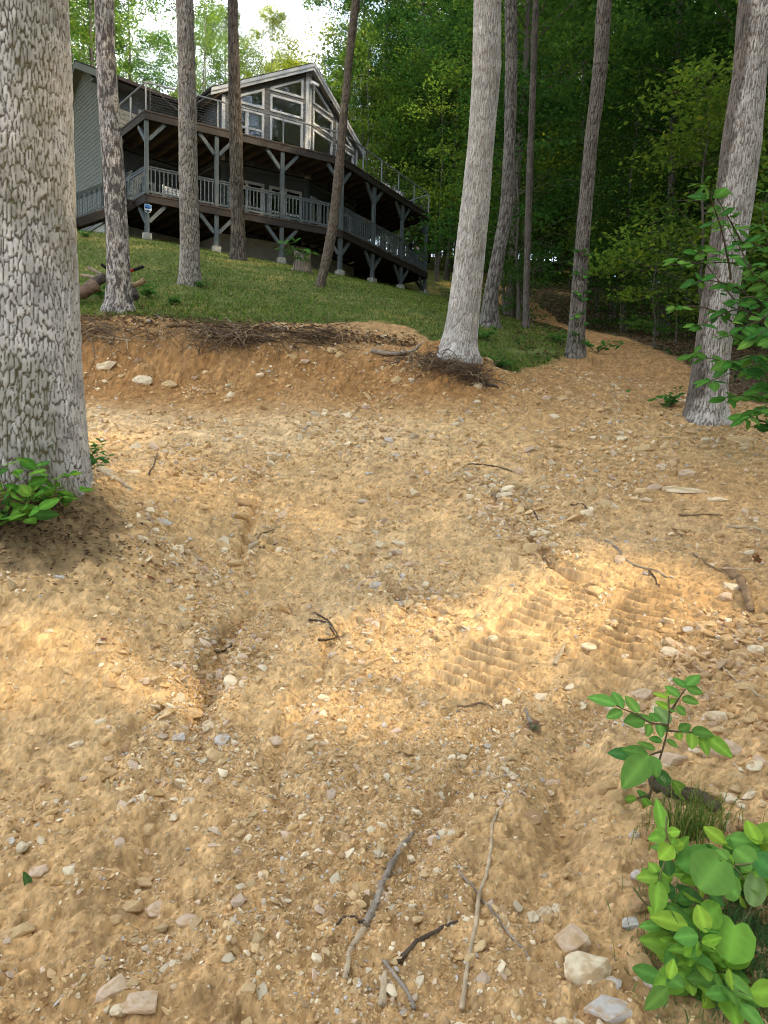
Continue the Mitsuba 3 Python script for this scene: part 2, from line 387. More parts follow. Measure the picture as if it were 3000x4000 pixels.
def soil_color(x, y, z):
    b = bare_w(x, y)
    n1, n2, n3 = fbm2(x, y, 1.6, 4, 31), fbm2(x, y, .35, 4, 32), fbm2(x, y, .06, 3, 33)
    tan, pale, orange, dark = np.array([.465, .308, .147]), np.array([.57, .42, .24]), np.array([.265, .128, .043]), np.array([.18, .105, .045])
    st = 1 - slope_n(x, y)[..., 2]
    bank = np.clip(np.exp(-((y - 10.6) / 1.0) ** 2) * sm(2.6, 1.2, x) * 1.25, 0, 1)  # cut bank: orange earth, its colour also darkened to carry shade
    track = sm(9.5, 12, y) * sm(1.5, 3, x)  # track into the woods: brown earth with shade mixed into its colour
    dry = np.exp(-((y - 8.7 + .12 * x) / .9) ** 2) * sm(1.5, -1, x)
    c = tan + (pale - tan) * np.clip((n1 - .45) * 1.6 + dry * .7, 0, 1)[..., None]
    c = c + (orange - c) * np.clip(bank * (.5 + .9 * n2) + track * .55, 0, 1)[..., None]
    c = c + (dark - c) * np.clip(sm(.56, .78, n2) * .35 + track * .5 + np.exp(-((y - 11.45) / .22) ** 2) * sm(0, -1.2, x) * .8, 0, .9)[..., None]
    f1, f2, w = voro(x / .034, y / .034, 5)
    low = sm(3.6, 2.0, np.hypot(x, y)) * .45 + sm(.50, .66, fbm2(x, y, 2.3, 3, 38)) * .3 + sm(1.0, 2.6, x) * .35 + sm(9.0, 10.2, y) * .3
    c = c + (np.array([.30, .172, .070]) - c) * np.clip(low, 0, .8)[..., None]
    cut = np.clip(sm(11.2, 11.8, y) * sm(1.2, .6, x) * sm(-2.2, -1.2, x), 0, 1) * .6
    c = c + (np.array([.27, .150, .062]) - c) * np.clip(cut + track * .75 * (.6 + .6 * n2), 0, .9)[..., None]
    c = c * (.50 + 1.0 * n3 + .16 * (w > .45) * sm(.7, .2, f1) * (w - .3))[..., None]
    g1, g2, gw_ = voro(x / .021 + 1.7, y / .021, 9)
    h1, h2, hw = voro(x / .011, y / .011 + 5.1, 10)
    c = c * (1 + .42 * (gw_ - .5) * sm(.7, .3, g1) - .30 * sm(.10, .02, g2 - g1) + .30 * (hw - .5))[..., None]  # random grain tone, plus micro-shadow painted between the grains
    c = c * (1 + .18 * (fbm2(x, y, .16, 2, 36)[..., None] - .5) * np.array([1, 1, 1]))
    # not bare: humus, leaf litter, thatch
    hum = np.array([.065, .048, .027]) * (.6 + .8 * n2[..., None]) + np.array([.10, .06, .03]) * sm(.6, .75, n3)[..., None]
    thatch = np.array([.085, .10, .028]) * (.35 + .6 * n2[..., None] + .8 * n3[..., None]) + np.array([.14, .075, .03]) * sm(.46, .70, .6 * n1 + .4 * n2)[..., None] * (.5 + n3[..., None])
    gw = (sm(11, 12, y) * sm(5.4, 4.6, x) + (y > 40))[..., None]
    gw = np.clip(gw, 0, 1)
    o = thatch * gw + hum * (1 - gw)
    return np.clip(c * b[..., None] + o * (1 - b[..., None]), .005, .9)


def ground_mesh():
    th = np.concatenate([np.linspace(-180, -46, 60)[:-1], np.linspace(-46, -33, 26)[:-1], np.linspace(-33, 33, 640)[:-1], np.linspace(33, 46, 26)[:-1], np.linspace(46, 180, 60)[:-1]])
    rr = np.concatenate([[.0 + .25], np.geomspace(.6, 1.5, 14)[:-1], np.geomspace(1.5, 13.0, 640)[:-1], np.geomspace(13, 45, 110)[:-1], np.geomspace(45, 420, 30)])
    R, TH = np.meshgrid(rr, np.radians(th), indexing='ij')
    x, y = R * np.sin(TH), R * np.cos(TH)
    z = height(x, y)
    nr, nt = R.shape
    i, j = np.meshgrid(np.arange(nr - 1), np.arange(nt), indexing='ij')
    A, B, C, D = i * nt + j, i * nt + (j + 1) % nt, (i + 1) * nt + (j + 1) % nt, (i + 1) * nt + j
    f = np.vstack([np.stack([A, C, B], -1).reshape(-1, 3), np.stack([A, D, C], -1).reshape(-1, 3)])
    v = np.stack([x, y, z], -1).reshape(-1, 3)
    v = np.vstack([v, [[0, 0, float(height(np.array([0.]), np.array([0.]))[0])]]])
    J = np.arange(nt)
    f = np.vstack([f, np.stack([J * 0 + len(v) - 1, J, (J + 1) % nt], -1)])
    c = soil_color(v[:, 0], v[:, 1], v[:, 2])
    n = np.cross(v[f[:5, 1]] - v[f[:5, 0]], v[f[:5, 2]] - v[f[:5, 0]])
    if n[:, 2].mean() < 0:
        f = f[:, ::-1]
    return (v, f), c


_g, _gc = ground_mesh()
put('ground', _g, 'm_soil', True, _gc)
tag('ground', 'bare tan dirt slope with a cut bank, rising to a grassy hillside', kind='structure')

# ------------------------------------------------------------------ the house (u runs along the front to the right, v outward from it)
H = 'house'
tag(H, 'grey two storey house with a gabled window front and two wraparound decks on the hillside', 'house')
UC = -0.17


def hb(u0, u1, v0, v1, z0, z1):
    c = HW((u0 + u1) / 2, (v0 + v1) / 2, (z0 + z1) / 2)
    return bx(c, (abs(u1 - u0), abs(v1 - v0), abs(z1 - z0)), np.array([[*HU, 0], [*HV, 0], [0, 0, 1]]))


class Wall:
    """A vertical plane from house point a to b; coordinates s along it, z up, d outward."""
    def __init__(self, a, b):
        self.o = HW(*a, 0)[:2]; e = HW(*b, 0)[:2]
        self.L = np.linalg.norm(e - self.o); self.t = (e - self.o) / self.L
        self.n = np.array([self.t[1], -self.t[0]])

    def pt(self, s, z, d=0.0):
        q = self.o + self.t * s + self.n * d
        return np.array([q[0], q[1], z])

    def slab(self, poly, d0, d1, tilt=0.0):
        """poly in (s, z) extruded from depth d0 to d1; tilt pushes its lower edge out, as lapped boards lie."""
        out = []
        for g in getattr(poly, 'geoms', [poly]):
            if g.geom_type != 'Polygon' or g.area < 1e-5:
                continue
            m = trimesh.creation.extrude_polygon(g, d1 - d0, engine='earcut')
            v = np.array(m.vertices); zmin, zmax = v[:, 1].min(), v[:, 1].max()
            dd = d0 + v[:, 2] + tilt * (zmax - v[:, 1]) / max(zmax - zmin, 1e-6)
            q = self.o[None] + v[:, :1] * self.t[None] + dd[:, None] * self.n[None]
            f = np.array(m.faces)[:, ::-1]
            out.append((np.column_stack([q, v[:, 1]]), f))
        return cat(out) if out else None


def boards(w, poly, z0, z1, pitch, parent, bsdf, d=.03):
    z = z0
    while z < z1:
        g = poly.intersection(sbox(-50, z, 50, z + pitch - .004))
        for q in getattr(g, 'geoms', [g]):
            if q.geom_type == 'Polygon' and q.area > .002:
                part(parent, 'siding_board', w.slab(q, d, d + .012, .016), bsdf)
        z += pitch


def window(w, poly, name, bars=(), fw=.085):
    k = part_key(H, name)
    inner = poly.buffer(-fw, join_style=2)
    put(k + '__frame', w.slab(poly.difference(inner), .0, .075), 'm_trim')
    m = w.slab(inner.buffer(.02, join_style=2), .018, .022)
    v, f = m
    # a single sheet of glass
    keep = [t for t in f if abs(np.dot(np.cross(v[t[1]] - v[t[0]], v[t[2]] - v[t[0]])[:2], w.n)) > 1e-9 and ((v[t].mean(0)[:2] - w.o) @ w.n) > .021]
    put(k + '__pane', (v, np.array(keep)), 'm_glass')
    bm = [w.slab(sbox(*b).intersection(inner), .0, .06) for b in bars]
    for i, b in enumerate(bm):
        if b is not None:
            put(k + '__bar' + (f'_{i:03d}' if i else ''), b, 'm_trim')
    return k


PA, PL, PR = (UC, -2.19), (-3.62, -3.15), (3.28, -3.15)
wl, wr = Wall(PL, PA), Wall(PA, PR)
mainw, gab = Wall((-7.5, -5.05), (-3.62, -5.05)), Wall((-7.5, -9.3), (-7.5, -5.05))
sideL, sideR = Wall((-3.62, -5.05), PL), Wall(PR, (3.28, -8.0))
LL = wl.L
zr = lambda s: ZU + 3.92 - .485 * s           # soffit height at a distance s from the peak
CE = ZU - .33                                  # ceiling of the lower deck


def front(w, left, parent):
    """One face of the prow: lapped siding with its openings, upper and lower storey."""
    m = (lambda s: LL - s) if left else (lambda s: s)
    X = lambda a, b: (min(m(a), m(b)), max(m(a), m(b)))
    up = Polygon([(m(0), ZU - .28), (m(LL), ZU - .28), (m(LL), zr(LL)), (m(0), zr(0))])
    wins = []
    for a, b in ((.25, 1.64), (1.89, 3.27)):
        x0, x1 = X(a, b)
        wins.append(('window' if not (left and a < 1) else 'glass_door', sbox(x0, ZU + .04, x1, ZU + 1.82)))
    x0, x1 = X(.25, 1.64); wins.append(('window', sbox(x0, ZU + 1.99, x1, ZU + 2.65)))
    wins.append(('gable_window', Polygon([(m(.25), ZU + 2.79), (m(1.64), ZU + 2.79), (m(1.64), zr(1.64) - .22), (m(.25), zr(.25) - .22)])))
    wins.append(('gable_window', Polygon([(m(1.89), ZU + 1.99), (m(3.27), ZU + 1.99), (m(3.27), zr(3.27) - .22), (m(1.89), zr(1.89) - .22)])))
    opens = unary_union([g.buffer(-.01) for _, g in wins])
    face = up.difference(opens)
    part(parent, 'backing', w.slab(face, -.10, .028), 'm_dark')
    skin = face.difference(unary_union([g for _, g in wins])).difference(sbox(m(0) - .13, 0, m(0) + .13, 99)).difference(sbox(m(LL) - .12, 0, m(LL) + .12, 99))
    boards(w, skin, ZU - .28, ZU + 4, .18, parent, 'm_gable_siding')
    for n, g in wins:
        bars = []
        x0, _, x1, _ = g.bounds
        if left and n == 'window' and g.bounds[1] < ZU + 1 and g.bounds[0] < 1.2:
            bars = [((x0 + x1) / 2 - .06, ZU + .1, (x0 + x1) / 2 + .06, ZU + 1.8), (x0, ZU + 1.10, x1, ZU + 1.18)]
        window(w, g, n, bars)
    # corner boards
    cb = w.slab(sbox(m(LL) - .12, ZU - .28, m(LL) + (.0 if not left else .12), zr(LL) - .02) if not left else sbox(m(LL), ZU - .28, m(LL) + .13, zr(LL) - .02), .0, .055)
    part(H, 'corner_board', cb, 'm_trim')
    part(H, 'corner_board', w.slab(sbox(*((LL - .13, ZU - .28, LL, zr(0) - .03) if left else (0, ZU - .28, .13, zr(0) - .03))), .0, .058), 'm_trim')
    # lower storey
    lo = Polygon([(0, ZL), (LL, ZL), (LL, CE), (0, CE)])
    lw = []
    if left:
        for a, b, z1, n in ((.25, 1.64, 1.87, 'glass_door'), (1.86, 3.27, 1.87, 'glass_door')):
            x0, x1 = X(a, b); lw.append((n, sbox(x0, ZL + .03, x1, ZL + z1)))
    else:
        for a, b in ((.2, 1.5), (1.85, 3.15)):
            x0, x1 = X(a, b); lw.append(('window', sbox(x0, ZL + .55, x1, ZL + 1.85)))
    lop = lo.difference(unary_union([g.buffer(-.01) for _, g in lw]))
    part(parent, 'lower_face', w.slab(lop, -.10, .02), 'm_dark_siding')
    part(H, 'ceiling_trim', w.slab(sbox(.13, CE - .13, LL - .13, CE - .005), .021, .05), 'm_post')
    for n, g in lw:
        x0, _, x1, _ = g.bounds
        window(w, g, n, [((x0 + x1) / 2 - .05, ZL, (x0 + x1) / 2 + .05, ZL + 1.9)] + ([(x0, ZL + .85, x1, ZL + .92)] if a else []), .09)
    part(H, 'corner_board', w.slab(sbox(*((LL - .13, ZL, LL, CE) if left else (0, ZL, .13, CE))), .0, .055), 'm_post')
    if left:
        part(H, 'corner_board', w.slab(sbox(0, ZL, .13, CE), .0, .055), 'm_post')


front(wl, True, H + '__left_front_wall')
front(wr, False, H + '__right_front_wall')
# the main body: front wall under the eave, left gable wall, prow side walls, back and inside
ridge_z = ZU + 1.97 + .5 * 2.4
mp = sbox(0, ZU - .28, mainw.L, ZU + 2.05)
mw = [sbox(1.35, ZU + .15, 2.55, ZU + 1.35)]
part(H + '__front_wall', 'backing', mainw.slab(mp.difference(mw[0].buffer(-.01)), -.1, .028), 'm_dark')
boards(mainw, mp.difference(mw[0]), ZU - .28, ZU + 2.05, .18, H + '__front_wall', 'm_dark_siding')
window(mainw, mw[0], 'window')
ml = sbox(0, ZL, mainw.L, CE)
mlw = [sbox(1.0, ZL + .5, 2.0, ZL + 1.55)]
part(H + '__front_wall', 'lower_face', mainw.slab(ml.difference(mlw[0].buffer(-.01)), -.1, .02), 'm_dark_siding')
window(mainw, mlw[0], 'window', [(0.9, ZL + 1.0, 2.1, ZL + 1.06)])
part(H, 'ceiling_trim', mainw.slab(sbox(0, CE - .13, mainw.L, CE - .005), .021, .05), 'm_post')
for w in (sideL, sideR):
    sp = sbox(0, ZU - .28, w.L, zr(LL))
    part(H + '__side_wall', 'backing', w.slab(sbox(0, ZL, w.L, zr(LL)), -.1, .0), 'm_dark')
    boards(w, sp, ZU - .28, zr(LL), .18, H + '__side_wall', 'm_dark_siding', .001)
    part(H, 'ceiling_trim', w.slab(sbox(0, CE - .13, w.L, CE - .005), .021, .05), 'm_post')
gp = Polygon([(0, ZL - .45), (gab.L, ZL - .45), (gab.L, ZU + 1.75), (gab.L - 1.8, ridge_z - .2), (0, ridge_z - .2 - (gab.L - 1.8) * .5)])
part(H + '__gable_wall', 'backing', gab.slab(gp, -.1, .0), 'm_dark')
boards(gab, gp, ZL - .45, ridge_z, .152, H + '__gable_wall', 'm_siding', .001)
part(H, 'corner_board', gab.slab(sbox(gab.L - .12, ZL - .45, gab.L, ZU + 1.8), .001, .045), 'm_siding')
part(H, 'foundation', cat([gab.slab(sbox(0, 5.4, gab.L, ZL - .452), -.3, -.02), mainw.slab(sbox(.3, 5.4, mainw.L, ZL - .3), -.3, -.05), wl.slab(sbox(0, 5.2, LL, ZL - .3), -.3, .0), wr.slab(sbox(0, 5.2, LL, ZL - .3), -.3, .0), sideL.slab(sbox(0, 5.2, sideL.L, ZL - .3), -.3, -.02), sideR.slab(sbox(0, 5.2, sideR.L, ZL - .3), -.3, -.02)]), 'm_concrete')
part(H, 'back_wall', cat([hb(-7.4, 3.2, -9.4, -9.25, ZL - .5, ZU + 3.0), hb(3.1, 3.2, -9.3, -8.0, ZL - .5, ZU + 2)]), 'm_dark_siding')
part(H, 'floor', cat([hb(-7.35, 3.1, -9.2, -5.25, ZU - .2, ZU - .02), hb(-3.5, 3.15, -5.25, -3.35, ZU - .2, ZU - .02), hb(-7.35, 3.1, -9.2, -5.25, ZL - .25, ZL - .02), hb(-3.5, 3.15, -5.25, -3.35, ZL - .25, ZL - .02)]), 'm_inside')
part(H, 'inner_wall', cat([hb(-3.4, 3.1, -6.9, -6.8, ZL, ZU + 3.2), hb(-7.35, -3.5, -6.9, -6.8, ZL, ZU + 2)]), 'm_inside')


def slope(parent, name, pts, thick, bsdf):
    """A flat roof piece from four house points (u, v, z), thick downward."""
    P = np.array([HW(*p) for p in pts]); Q = P - [0, 0, thick]
    v = np.vstack([P, Q])
    f = [[0, 1, 2], [0, 2, 3], [4, 6, 5], [4, 7, 6]]
    for i in range(4):
        j = (i + 1) % 4
        f += [[i, i + 4, j + 4], [i, j + 4, j]]
    m = trimesh.Trimesh(v, f, process=False); m.fix_normals()
    part(parent, name, m, bsdf)


RF = H + '__roof'
zp, ze, ue = ZU + 4.17, ZU + 2.25, 3.93
FL, FP = -3.05, -1.80
for sgn in (-1, 1):
    e, p0 = (UC + sgn * ue, FL, ze), (UC, FP, zp)
    eb, pb = (UC + sgn * ue, -8.6, ze), (UC, -8.6, zp)
    slope(RF, 'shingles', [p0, e, eb, pb], .035, 'm_roof')
    lo = lambda q, k: (q[0], q[1], q[2] - k)
    inn = lambda q: (q[0], q[1] - .09, q[2])
    slope(RF, 'soffit', [lo(inn(p0), .2), lo(inn(e), .2), lo(eb, .2), lo(pb, .2)], .02, 'm_soffit')
    slope(RF, 'rake_board', [lo((p0[0], p0[1], p0[2]), .037), lo(e, .037), lo((e[0], e[1] - .035, e[2]), .037), lo((p0[0], p0[1] - .035, p0[2]), .037)], .13, 'm_trim')
    slope(RF, 'rake_board', [lo((p0[0], p0[1] - .036, p0[2]), .10), lo((e[0], e[1] - .036, e[2]), .10), lo((e[0], e[1] - .075, e[2]), .10), lo((p0[0], p0[1] - .075, p0[2]), .10)], .19, 'm_trim')
    # eave gutter of the prow, running back
    part(RF, 'gutter', hb(UC + sgn * ue - .03, UC + sgn * ue + .09, -8.0, FL - .02, ze - .13, ze - .01), 'm_roof')
vE, zE, vR = -4.45, ZU + 1.99, -6.85
slope(RF, 'shingles', [(-7.85, vE, zE), (-3.3, vE, zE), (-3.3, vR, zE + 1.2), (-7.85, vR, zE + 1.2)], .05, 'm_roof')
slope(RF, 'shingles', [(-7.85, -9.5, zE - .1), (3.6, -9.5, zE - .1), (3.6, vR, zE + 1.2), (-7.85, vR, zE + 1.2)], .05, 'm_roof')
slope(RF, 'soffit', [(-7.83, vE - .03, zE - .17), (-3.4, vE - .03, zE - .17), (-3.4, -5.3, zE - .13), (-7.83, -5.3, zE - .13)], .02, 'm_dark_siding')
part(RF, 'gutter', hb(-7.85, -4.0, vE - .005, vE + .11, zE - .15, zE - .03), 'm_roof')
for a, b in (((vE, zE), (vR, zE + 1.2)), ((-9.5, zE - .1), (vR, zE + 1.2))):
    part(RF, 'rake_board', beam(HW(-7.83, a[0], a[1] - .18), HW(-7.83, b[0], b[1] - .18), .035, .22), 'm_siding')
    slope(RF, 'soffit', [(-7.82, a[0], a[1] - .22), (-7.52, a[0], a[1] - .22), (-7.52, b[0], b[1] - .22), (-7.82, b[0], b[1] - .22)], .02, 'm_siding')
# lamps: a flood light at the peak, a lit globe in the room
part(H, 'flood_light', cat([hb(UC - .02, UC + .2, -2.1, -1.95, ZU + 3.42, ZU + 3.52), beam(HW(UC + .1, -2.0, ZU + 3.45), HW(UC + .22, -1.80, ZU + 3.36), .10, .07)]), 'm_white')
part(H, 'roof_light', cat([(np.array(trimesh.creation.cylinder(.09, .02).vertices) + HW(1.15, -2.35, zr(1.25) - .045), np.array(trimesh.creation.cylinder(.09, .02).faces))]), 'm_dark')
g = trimesh.creation.icosphere(2, .10); g.vertices += wl.pt(LL - 2.95, ZU + 1.52, -.55)
put(H + '__lamp', g, 'm_white', True)
scene[H + '__lamp']['emitter'] = {'type': 'area', 'radiance': rgb(1.9, 1.25, .62)}
g = trimesh.creation.icosphere(2, .075); g.vertices += wl.pt(LL - .95, ZL + .48, -.9)
put(H + '__lamp_001', g, 'm_white', True)
scene[H + '__lamp_001']['emitter'] = {'type': 'area', 'radiance': rgb(1.5, 1.15, .8)}

# --- decks
DC = [(-7.21, -2.0), (0, 0), (7.01, -1.95)]
for lvl, zf, nm in ((0, ZL, 'lower_deck'), (1, ZU, 'upper_deck')):
    D = f'{H}__{nm}'
    edge = [(-7.21, -5.0), *DC, (7.01, -7.6)]
    outl = [np.array(p, float) for p in edge]
    # fascia boards, butted at the corners
    for i in range(4):
        a, b = HW(*outl[i], zf), HW(*outl[i + 1], zf)
        t = (b - a) / np.linalg.norm(b - a); n = np.array([t[1], -t[0], 0])
        k0, k1 = (0.0 if i == 0 else .001), .001
        part(D, 'fascia_board', beam(a + t * k0 - n * .02 - [0, 0, .172], b - t * k1 - n * .02 - [0, 0, .172], .04, .235), 'm_fascia')
        part(D, 'deck_edge', beam(a + n * .02 - n * .07 - [0, 0, .0275], b + n * .02 - n * .07 - [0, 0, .0275], .14, .05), 'm_deckwood')
    # floor boards laid along v, joists under them along the front
    W2 = Polygon([tuple(q) for q in [(-7.14, -5.05), (-7.14, -2.09), (0, -.09), (6.94, -2.02), (6.94, -7.6), (3.4, -7.6), (3.4, -3.15), (UC, -2.25), (-3.66, -3.15), (-3.66, -5.05)]])
    n_b = 40
    us = np.linspace(-7.14, 6.94, n_b + 1)
    for i in range(n_b):
        gq = W2.intersection(sbox(us[i] + .004, -9, us[i + 1] - .004, 2))
        for q in getattr(gq, 'geoms', [gq]):
            if q.geom_type == 'Polygon' and q.area > .01:
                m = trimesh.creation.extrude_polygon(q, .03, engine='earcut'); v = np.array(m.vertices)
                e = C3[None] + v[:, :1] * HU[None] + v[:, 1:2] * HV[None]
                part(D, 'floor_board', (np.column_stack([e, zf - .036 + v[:, 2]]), np.array(m.faces)), 'm_deckwood')
    for i in range(28):
        u = -6.95 + i * .51
        gq = W2.intersection(sbox(u - .02, -9, u + .02, 2))
        for q in getattr(gq, 'geoms', [gq]):
            if q.geom_type == 'Polygon' and q.area > .005:
                b4 = q.bounds
                part(D, 'joist', hb(b4[0], b4[2], b4[1], b4[3], zf - .25, zf - .038), 'm_deckwood')

# posts, braces, piers
PU = [np.array(DC[0]) + np.array([.10, -.10]), *(np.array(DC[0]) + (np.array(DC[1]) - np.array(DC[0])) * k / 3 + np.array([.03, -.11]) for k in (1, 2)), np.array([0, -.13]),
      *(np.array(DC[1]) + (np.array(DC[2]) - np.array(DC[1])) * k / 3 + np.array([-.03, -.11]) for k in (1, 2)), np.array(DC[2]) + np.array([-.10, -.10]), np.array([-7.11, -4.75])]
DIR = [math.atan2(2.0, 7.21)] * 3 + [0.0] + [-math.atan2(1.95, 7.01)] * 3 + [0.0]
for i, (q, a) in enumerate(zip(PU, DIR)):
    tu = np.array([math.cos(a), math.sin(a)])
    t3 = np.array([*(tu[0] * HU + tu[1] * HV), 0]); n3 = np.array([t3[1], -t3[0], 0])
    ax = np.array([t3, n3, [0, 0, 1]])
    b = HW(*q, 0); gz = float(base_h(b[0:1], b[1:2])[0])
    for lvl, z0, z1 in ((0, gz + .18, ZL - .29), (1, ZL + .001, ZU - .29)):
        D = f'{H}__' + ('lower_deck' if lvl == 0 else 'upper_deck')
        part(D, 'post', bx([b[0], b[1], (z0 + z1) / 2], (.14, .14, z1 - z0), ax), 'm_post')
        sides = [t3, -t3] if i not in (0, 6, 7, 3) else {0: [t3, np.array([*(-HV), 0])], 6: [-t3, np.array([*(-HV), 0])], 7: [np.array([*HV, 0])], 3: [np.array([*(math.cos(DIR[4]) * HU + math.sin(DIR[4]) * HV), 0]), -np.array([*(math.cos(DIR[2]) * HU + math.sin(DIR[2]) * HV), 0])]}[i]
        for s3 in sides:
            p0, p1 = np.array([b[0], b[1], z1 - .62]) + s3 * .075, np.array([b[0], b[1], z1 - .01]) + s3 * .62
            part(D, 'brace', beam(p0, p1, .085, .12), 'm_post')
    if i < 7:
        m = trimesh.creation.box((.29, .29, .75)); m = m.subdivide(); v = np.array(m.vertices); v += (meshkit.fbm(v * 9 + i, 3) - .5)[:, None] * .03
        part(f'{H}__lower_deck', 'pier', (v @ ax + [b[0], b[1], gz - .17], np.array(m.faces)), 'm_concrete')

# lower railing: balusters between the posts
RL = f'{H}__lower_railing'
runs = [(np.array([-7.13, -4.65]), PU[0]), *((PU[k], PU[k + 1]) for k in range(6)), (PU[6], np.array([6.93, -6.8]))]
for a, b in runs:
    A, B = HW(*a, ZL), HW(*b, ZL)
    t = (B - A) / np.linalg.norm(B - A); L = np.linalg.norm(B - A); n = np.array([t[1], -t[0], 0])
    A = A + n * .02; B = B + n * .02
    part(RL, 'top_rail', beam(A + t * .072 + [0, 0, .93], B - t * .072 + [0, 0, .93], .09, .035), 'm_post')
    part(RL, 'rail', beam(A + t * .072 + [0, 0, .875], B - t * .072 + [0, 0, .875], .04, .065), 'm_post')
    part(RL, 'rail', beam(A + t * .072 + [0, 0, .10], B - t * .072 + [0, 0, .10], .04, .07), 'm_post')
    nb = max(2, int(round((L - .15) / .142)))
    for i in range(nb):
        p = A + t * (.075 + (L - .15) * (i + .5) / nb)
        part(RL, 'baluster', bx(p + [0, 0, .49], (.035, .035, .70), np.array([t, n, [0, 0, 1]])), 'm_post')
    for k in (.33, .67):
        part(RL, 'foot_block', bx(A + t * L * k + [0, 0, .034], (.09, .045, .06), np.array([t, n, [0, 0, 1]])), 'm_post')

# upper railing: metal posts, a hand rail and cables
RU = f'{H}__upper_railing'
up_runs = [(np.array([-7.15, -4.6]), np.array([-7.15, -2.04]), 2), (np.array([-7.15, -2.04]), np.array([0, -.06]), 3), (np.array([0, -.06]), np.array([6.95, -2.0]), 5), (np.array([6.95, -2.0]), np.array([6.95, -6.8]), 3)]
for a, b, nseg in up_runs:
    A, B = HW(*a, ZU), HW(*b, ZU)
    t = (B - A) / np.linalg.norm(B - A); n = np.array([t[1], -t[0], 0])
    part(RU, 'hand_rail', beam(A + [0, 0, .93], B + [0, 0, .93], .06, .04), 'm_metal')
    for k in range(9):
        part(RU, 'cable', tube([A + [0, 0, .10 + .085 * k], B + [0, 0, .10 + .085 * k]], .004, 4), 'm_metal')
    for k in range(nseg):
        p = A + (B - A) * (k + (.04 if nseg == 5 and k == 0 else 0.0)) / nseg
        part(RU, 'rail_post', bx(p + [0, 0, .455], (.045, .045, .91), np.array([t, n, [0, 0, 1]])), 'm_metal')

# steps from the lower deck down to the left, with their rail
ST = f'{H}__steps'
s0, s1 = (-7.25, -3.5), (-9.25, -3.5)
gzs = float(base_h(*[np.array([k]) for k in HW(*s1, 0)[:2]])[0])
for side in (-4.1, -2.9):
    part(ST, 'stringer', beam(HW(-7.25, side, ZL - .16), HW(-9.2, side, gzs + .10), .05, .26), 'm_fascia')
    part(ST, 'newel_post', bx(HW(-9.3, side, gzs + .52), (.13, .13, 1.14), np.array([[*HU, 0], [*HV, 0], [0, 0, 1]])), 'm_post')
    a, b = HW(-7.3, side, ZL + .93), HW(-9.25, side, gzs + 1.02)
    part(ST, 'hand_rail', beam(a, b, .085, .04), 'm_post')
    part(ST, 'rail', beam(a - [0, 0, .07], b - [0, 0, .07], .04, .06), 'm_post')
    part(ST, 'rail', beam(a - [0, 0, .80], b - [0, 0, .80], .04, .06), 'm_post')
    for i in range(11):
        p = a + (b - a) * (i + .7) / 11.5
        part(ST, 'baluster', bx(p - [0, 0, .42], (.035, .035, .70), np.array([[*HU, 0], [*HV, 0], [0, 0, 1]])), 'm_post')
for i in range(7):
    k = (i + .7) / 7.2
    part(ST, 'tread', hb(-7.28 - 1.95 * k, -7.28 - 1.95 * k + .30, -4.07, -2.93, ZL + (gzs - ZL) * k + .05, ZL + (gzs - ZL) * k + .09), 'm_deckwood')

# --- things on the decks
AXH = np.array([[*HU, 0], [*HV, 0], [0, 0, 1]])
k = tag('slatted_bench', 'white slatted bench standing behind the lower deck railing near the left corner', 'bench')
for i in range(4):
    part(k, 'back_slat', bx(HW(-6.05 + .0, -2.32, ZL + .24 + .09 * i), (.72, .02, .07), AXH), 'm_white')
part(k, 'seat', cat([bx(HW(-6.05, -2.08 + .0 - .09 * j, ZL + .16), (.76, .08, .025), AXH) for j in range(3)]), 'm_white')
for s in (-.36, .36):
    part(k, 'leg', bx(HW(-6.05 + s, -2.34, ZL + .29), (.04, .04, .58), AXH), 'm_white')
    part(k, 'leg', bx(HW(-6.05 + s, -2.05, ZL + .09), (.04, .04, .14), AXH), 'm_white')
for i, (u, v) in enumerate(((4.35, -2.3), (5.35, -2.6))):
    k = tag(key_of('deck_chair'), ['left of two weathered slatted deck chairs at the right end of the upper deck', 'right of two weathered slatted deck chairs at the right end of the upper deck'][i], 'chair')
    c, s = math.cos(.5 + i * .3), math.sin(.5 + i * .3)
    ax = np.array([c * AXH[0] + s * AXH[1], -s * AXH[0] + c * AXH[1], [0, 0, 1]])
    o = HW(u, v, ZU)
    for j in range(5):
        part(k, 'back_slat', beam(o + ax[0] * (-.24 + .12 * j) - ax[1] * .05 + [0, 0, .30], o + ax[0] * (-.28 + .14 * j) - ax[1] * .42 + [0, 0, .98 - .02 * (j - 2) ** 2], .10, .02, ax[1]), 'm_soffit')
    part(k, 'seat', cat([bx(o + ax[1] * (.0 + .11 * j) + [0, 0, .32 + .02 * j], (.56, .09, .02), ax) for j in range(5)]), 'm_soffit')
    for q in (-.33, .33):
        part(k, 'arm', bx(o + ax[0] * q + ax[1] * .2 + [0, 0, .55], (.12, .72, .02), ax), 'm_soffit')
        for w_ in (.48, -.08):
            part(k, 'leg', bx(o + ax[0] * q + ax[1] * w_ + [0, 0, .27], (.04, .09, .54), ax), 'm_soffit')
k = tag('hook_pole', 'black bent hook pole rising above the left corner of the upper deck', 'pole')
put(k, tube([HW(-6.75, -2.6, ZU), HW(-6.75, -2.6, ZU + 1.2), HW(-6.55, -2.55, ZU + 1.05), HW(-6.2, -2.5, ZU + .8), HW(-5.85, -2.5, ZU + .66), HW(-5.65, -2.5, ZU + .60), HW(-5.6, -2.5, ZU + .35), HW(-5.62, -2.5, ZU + .1)], .018, 6), 'm_dark')


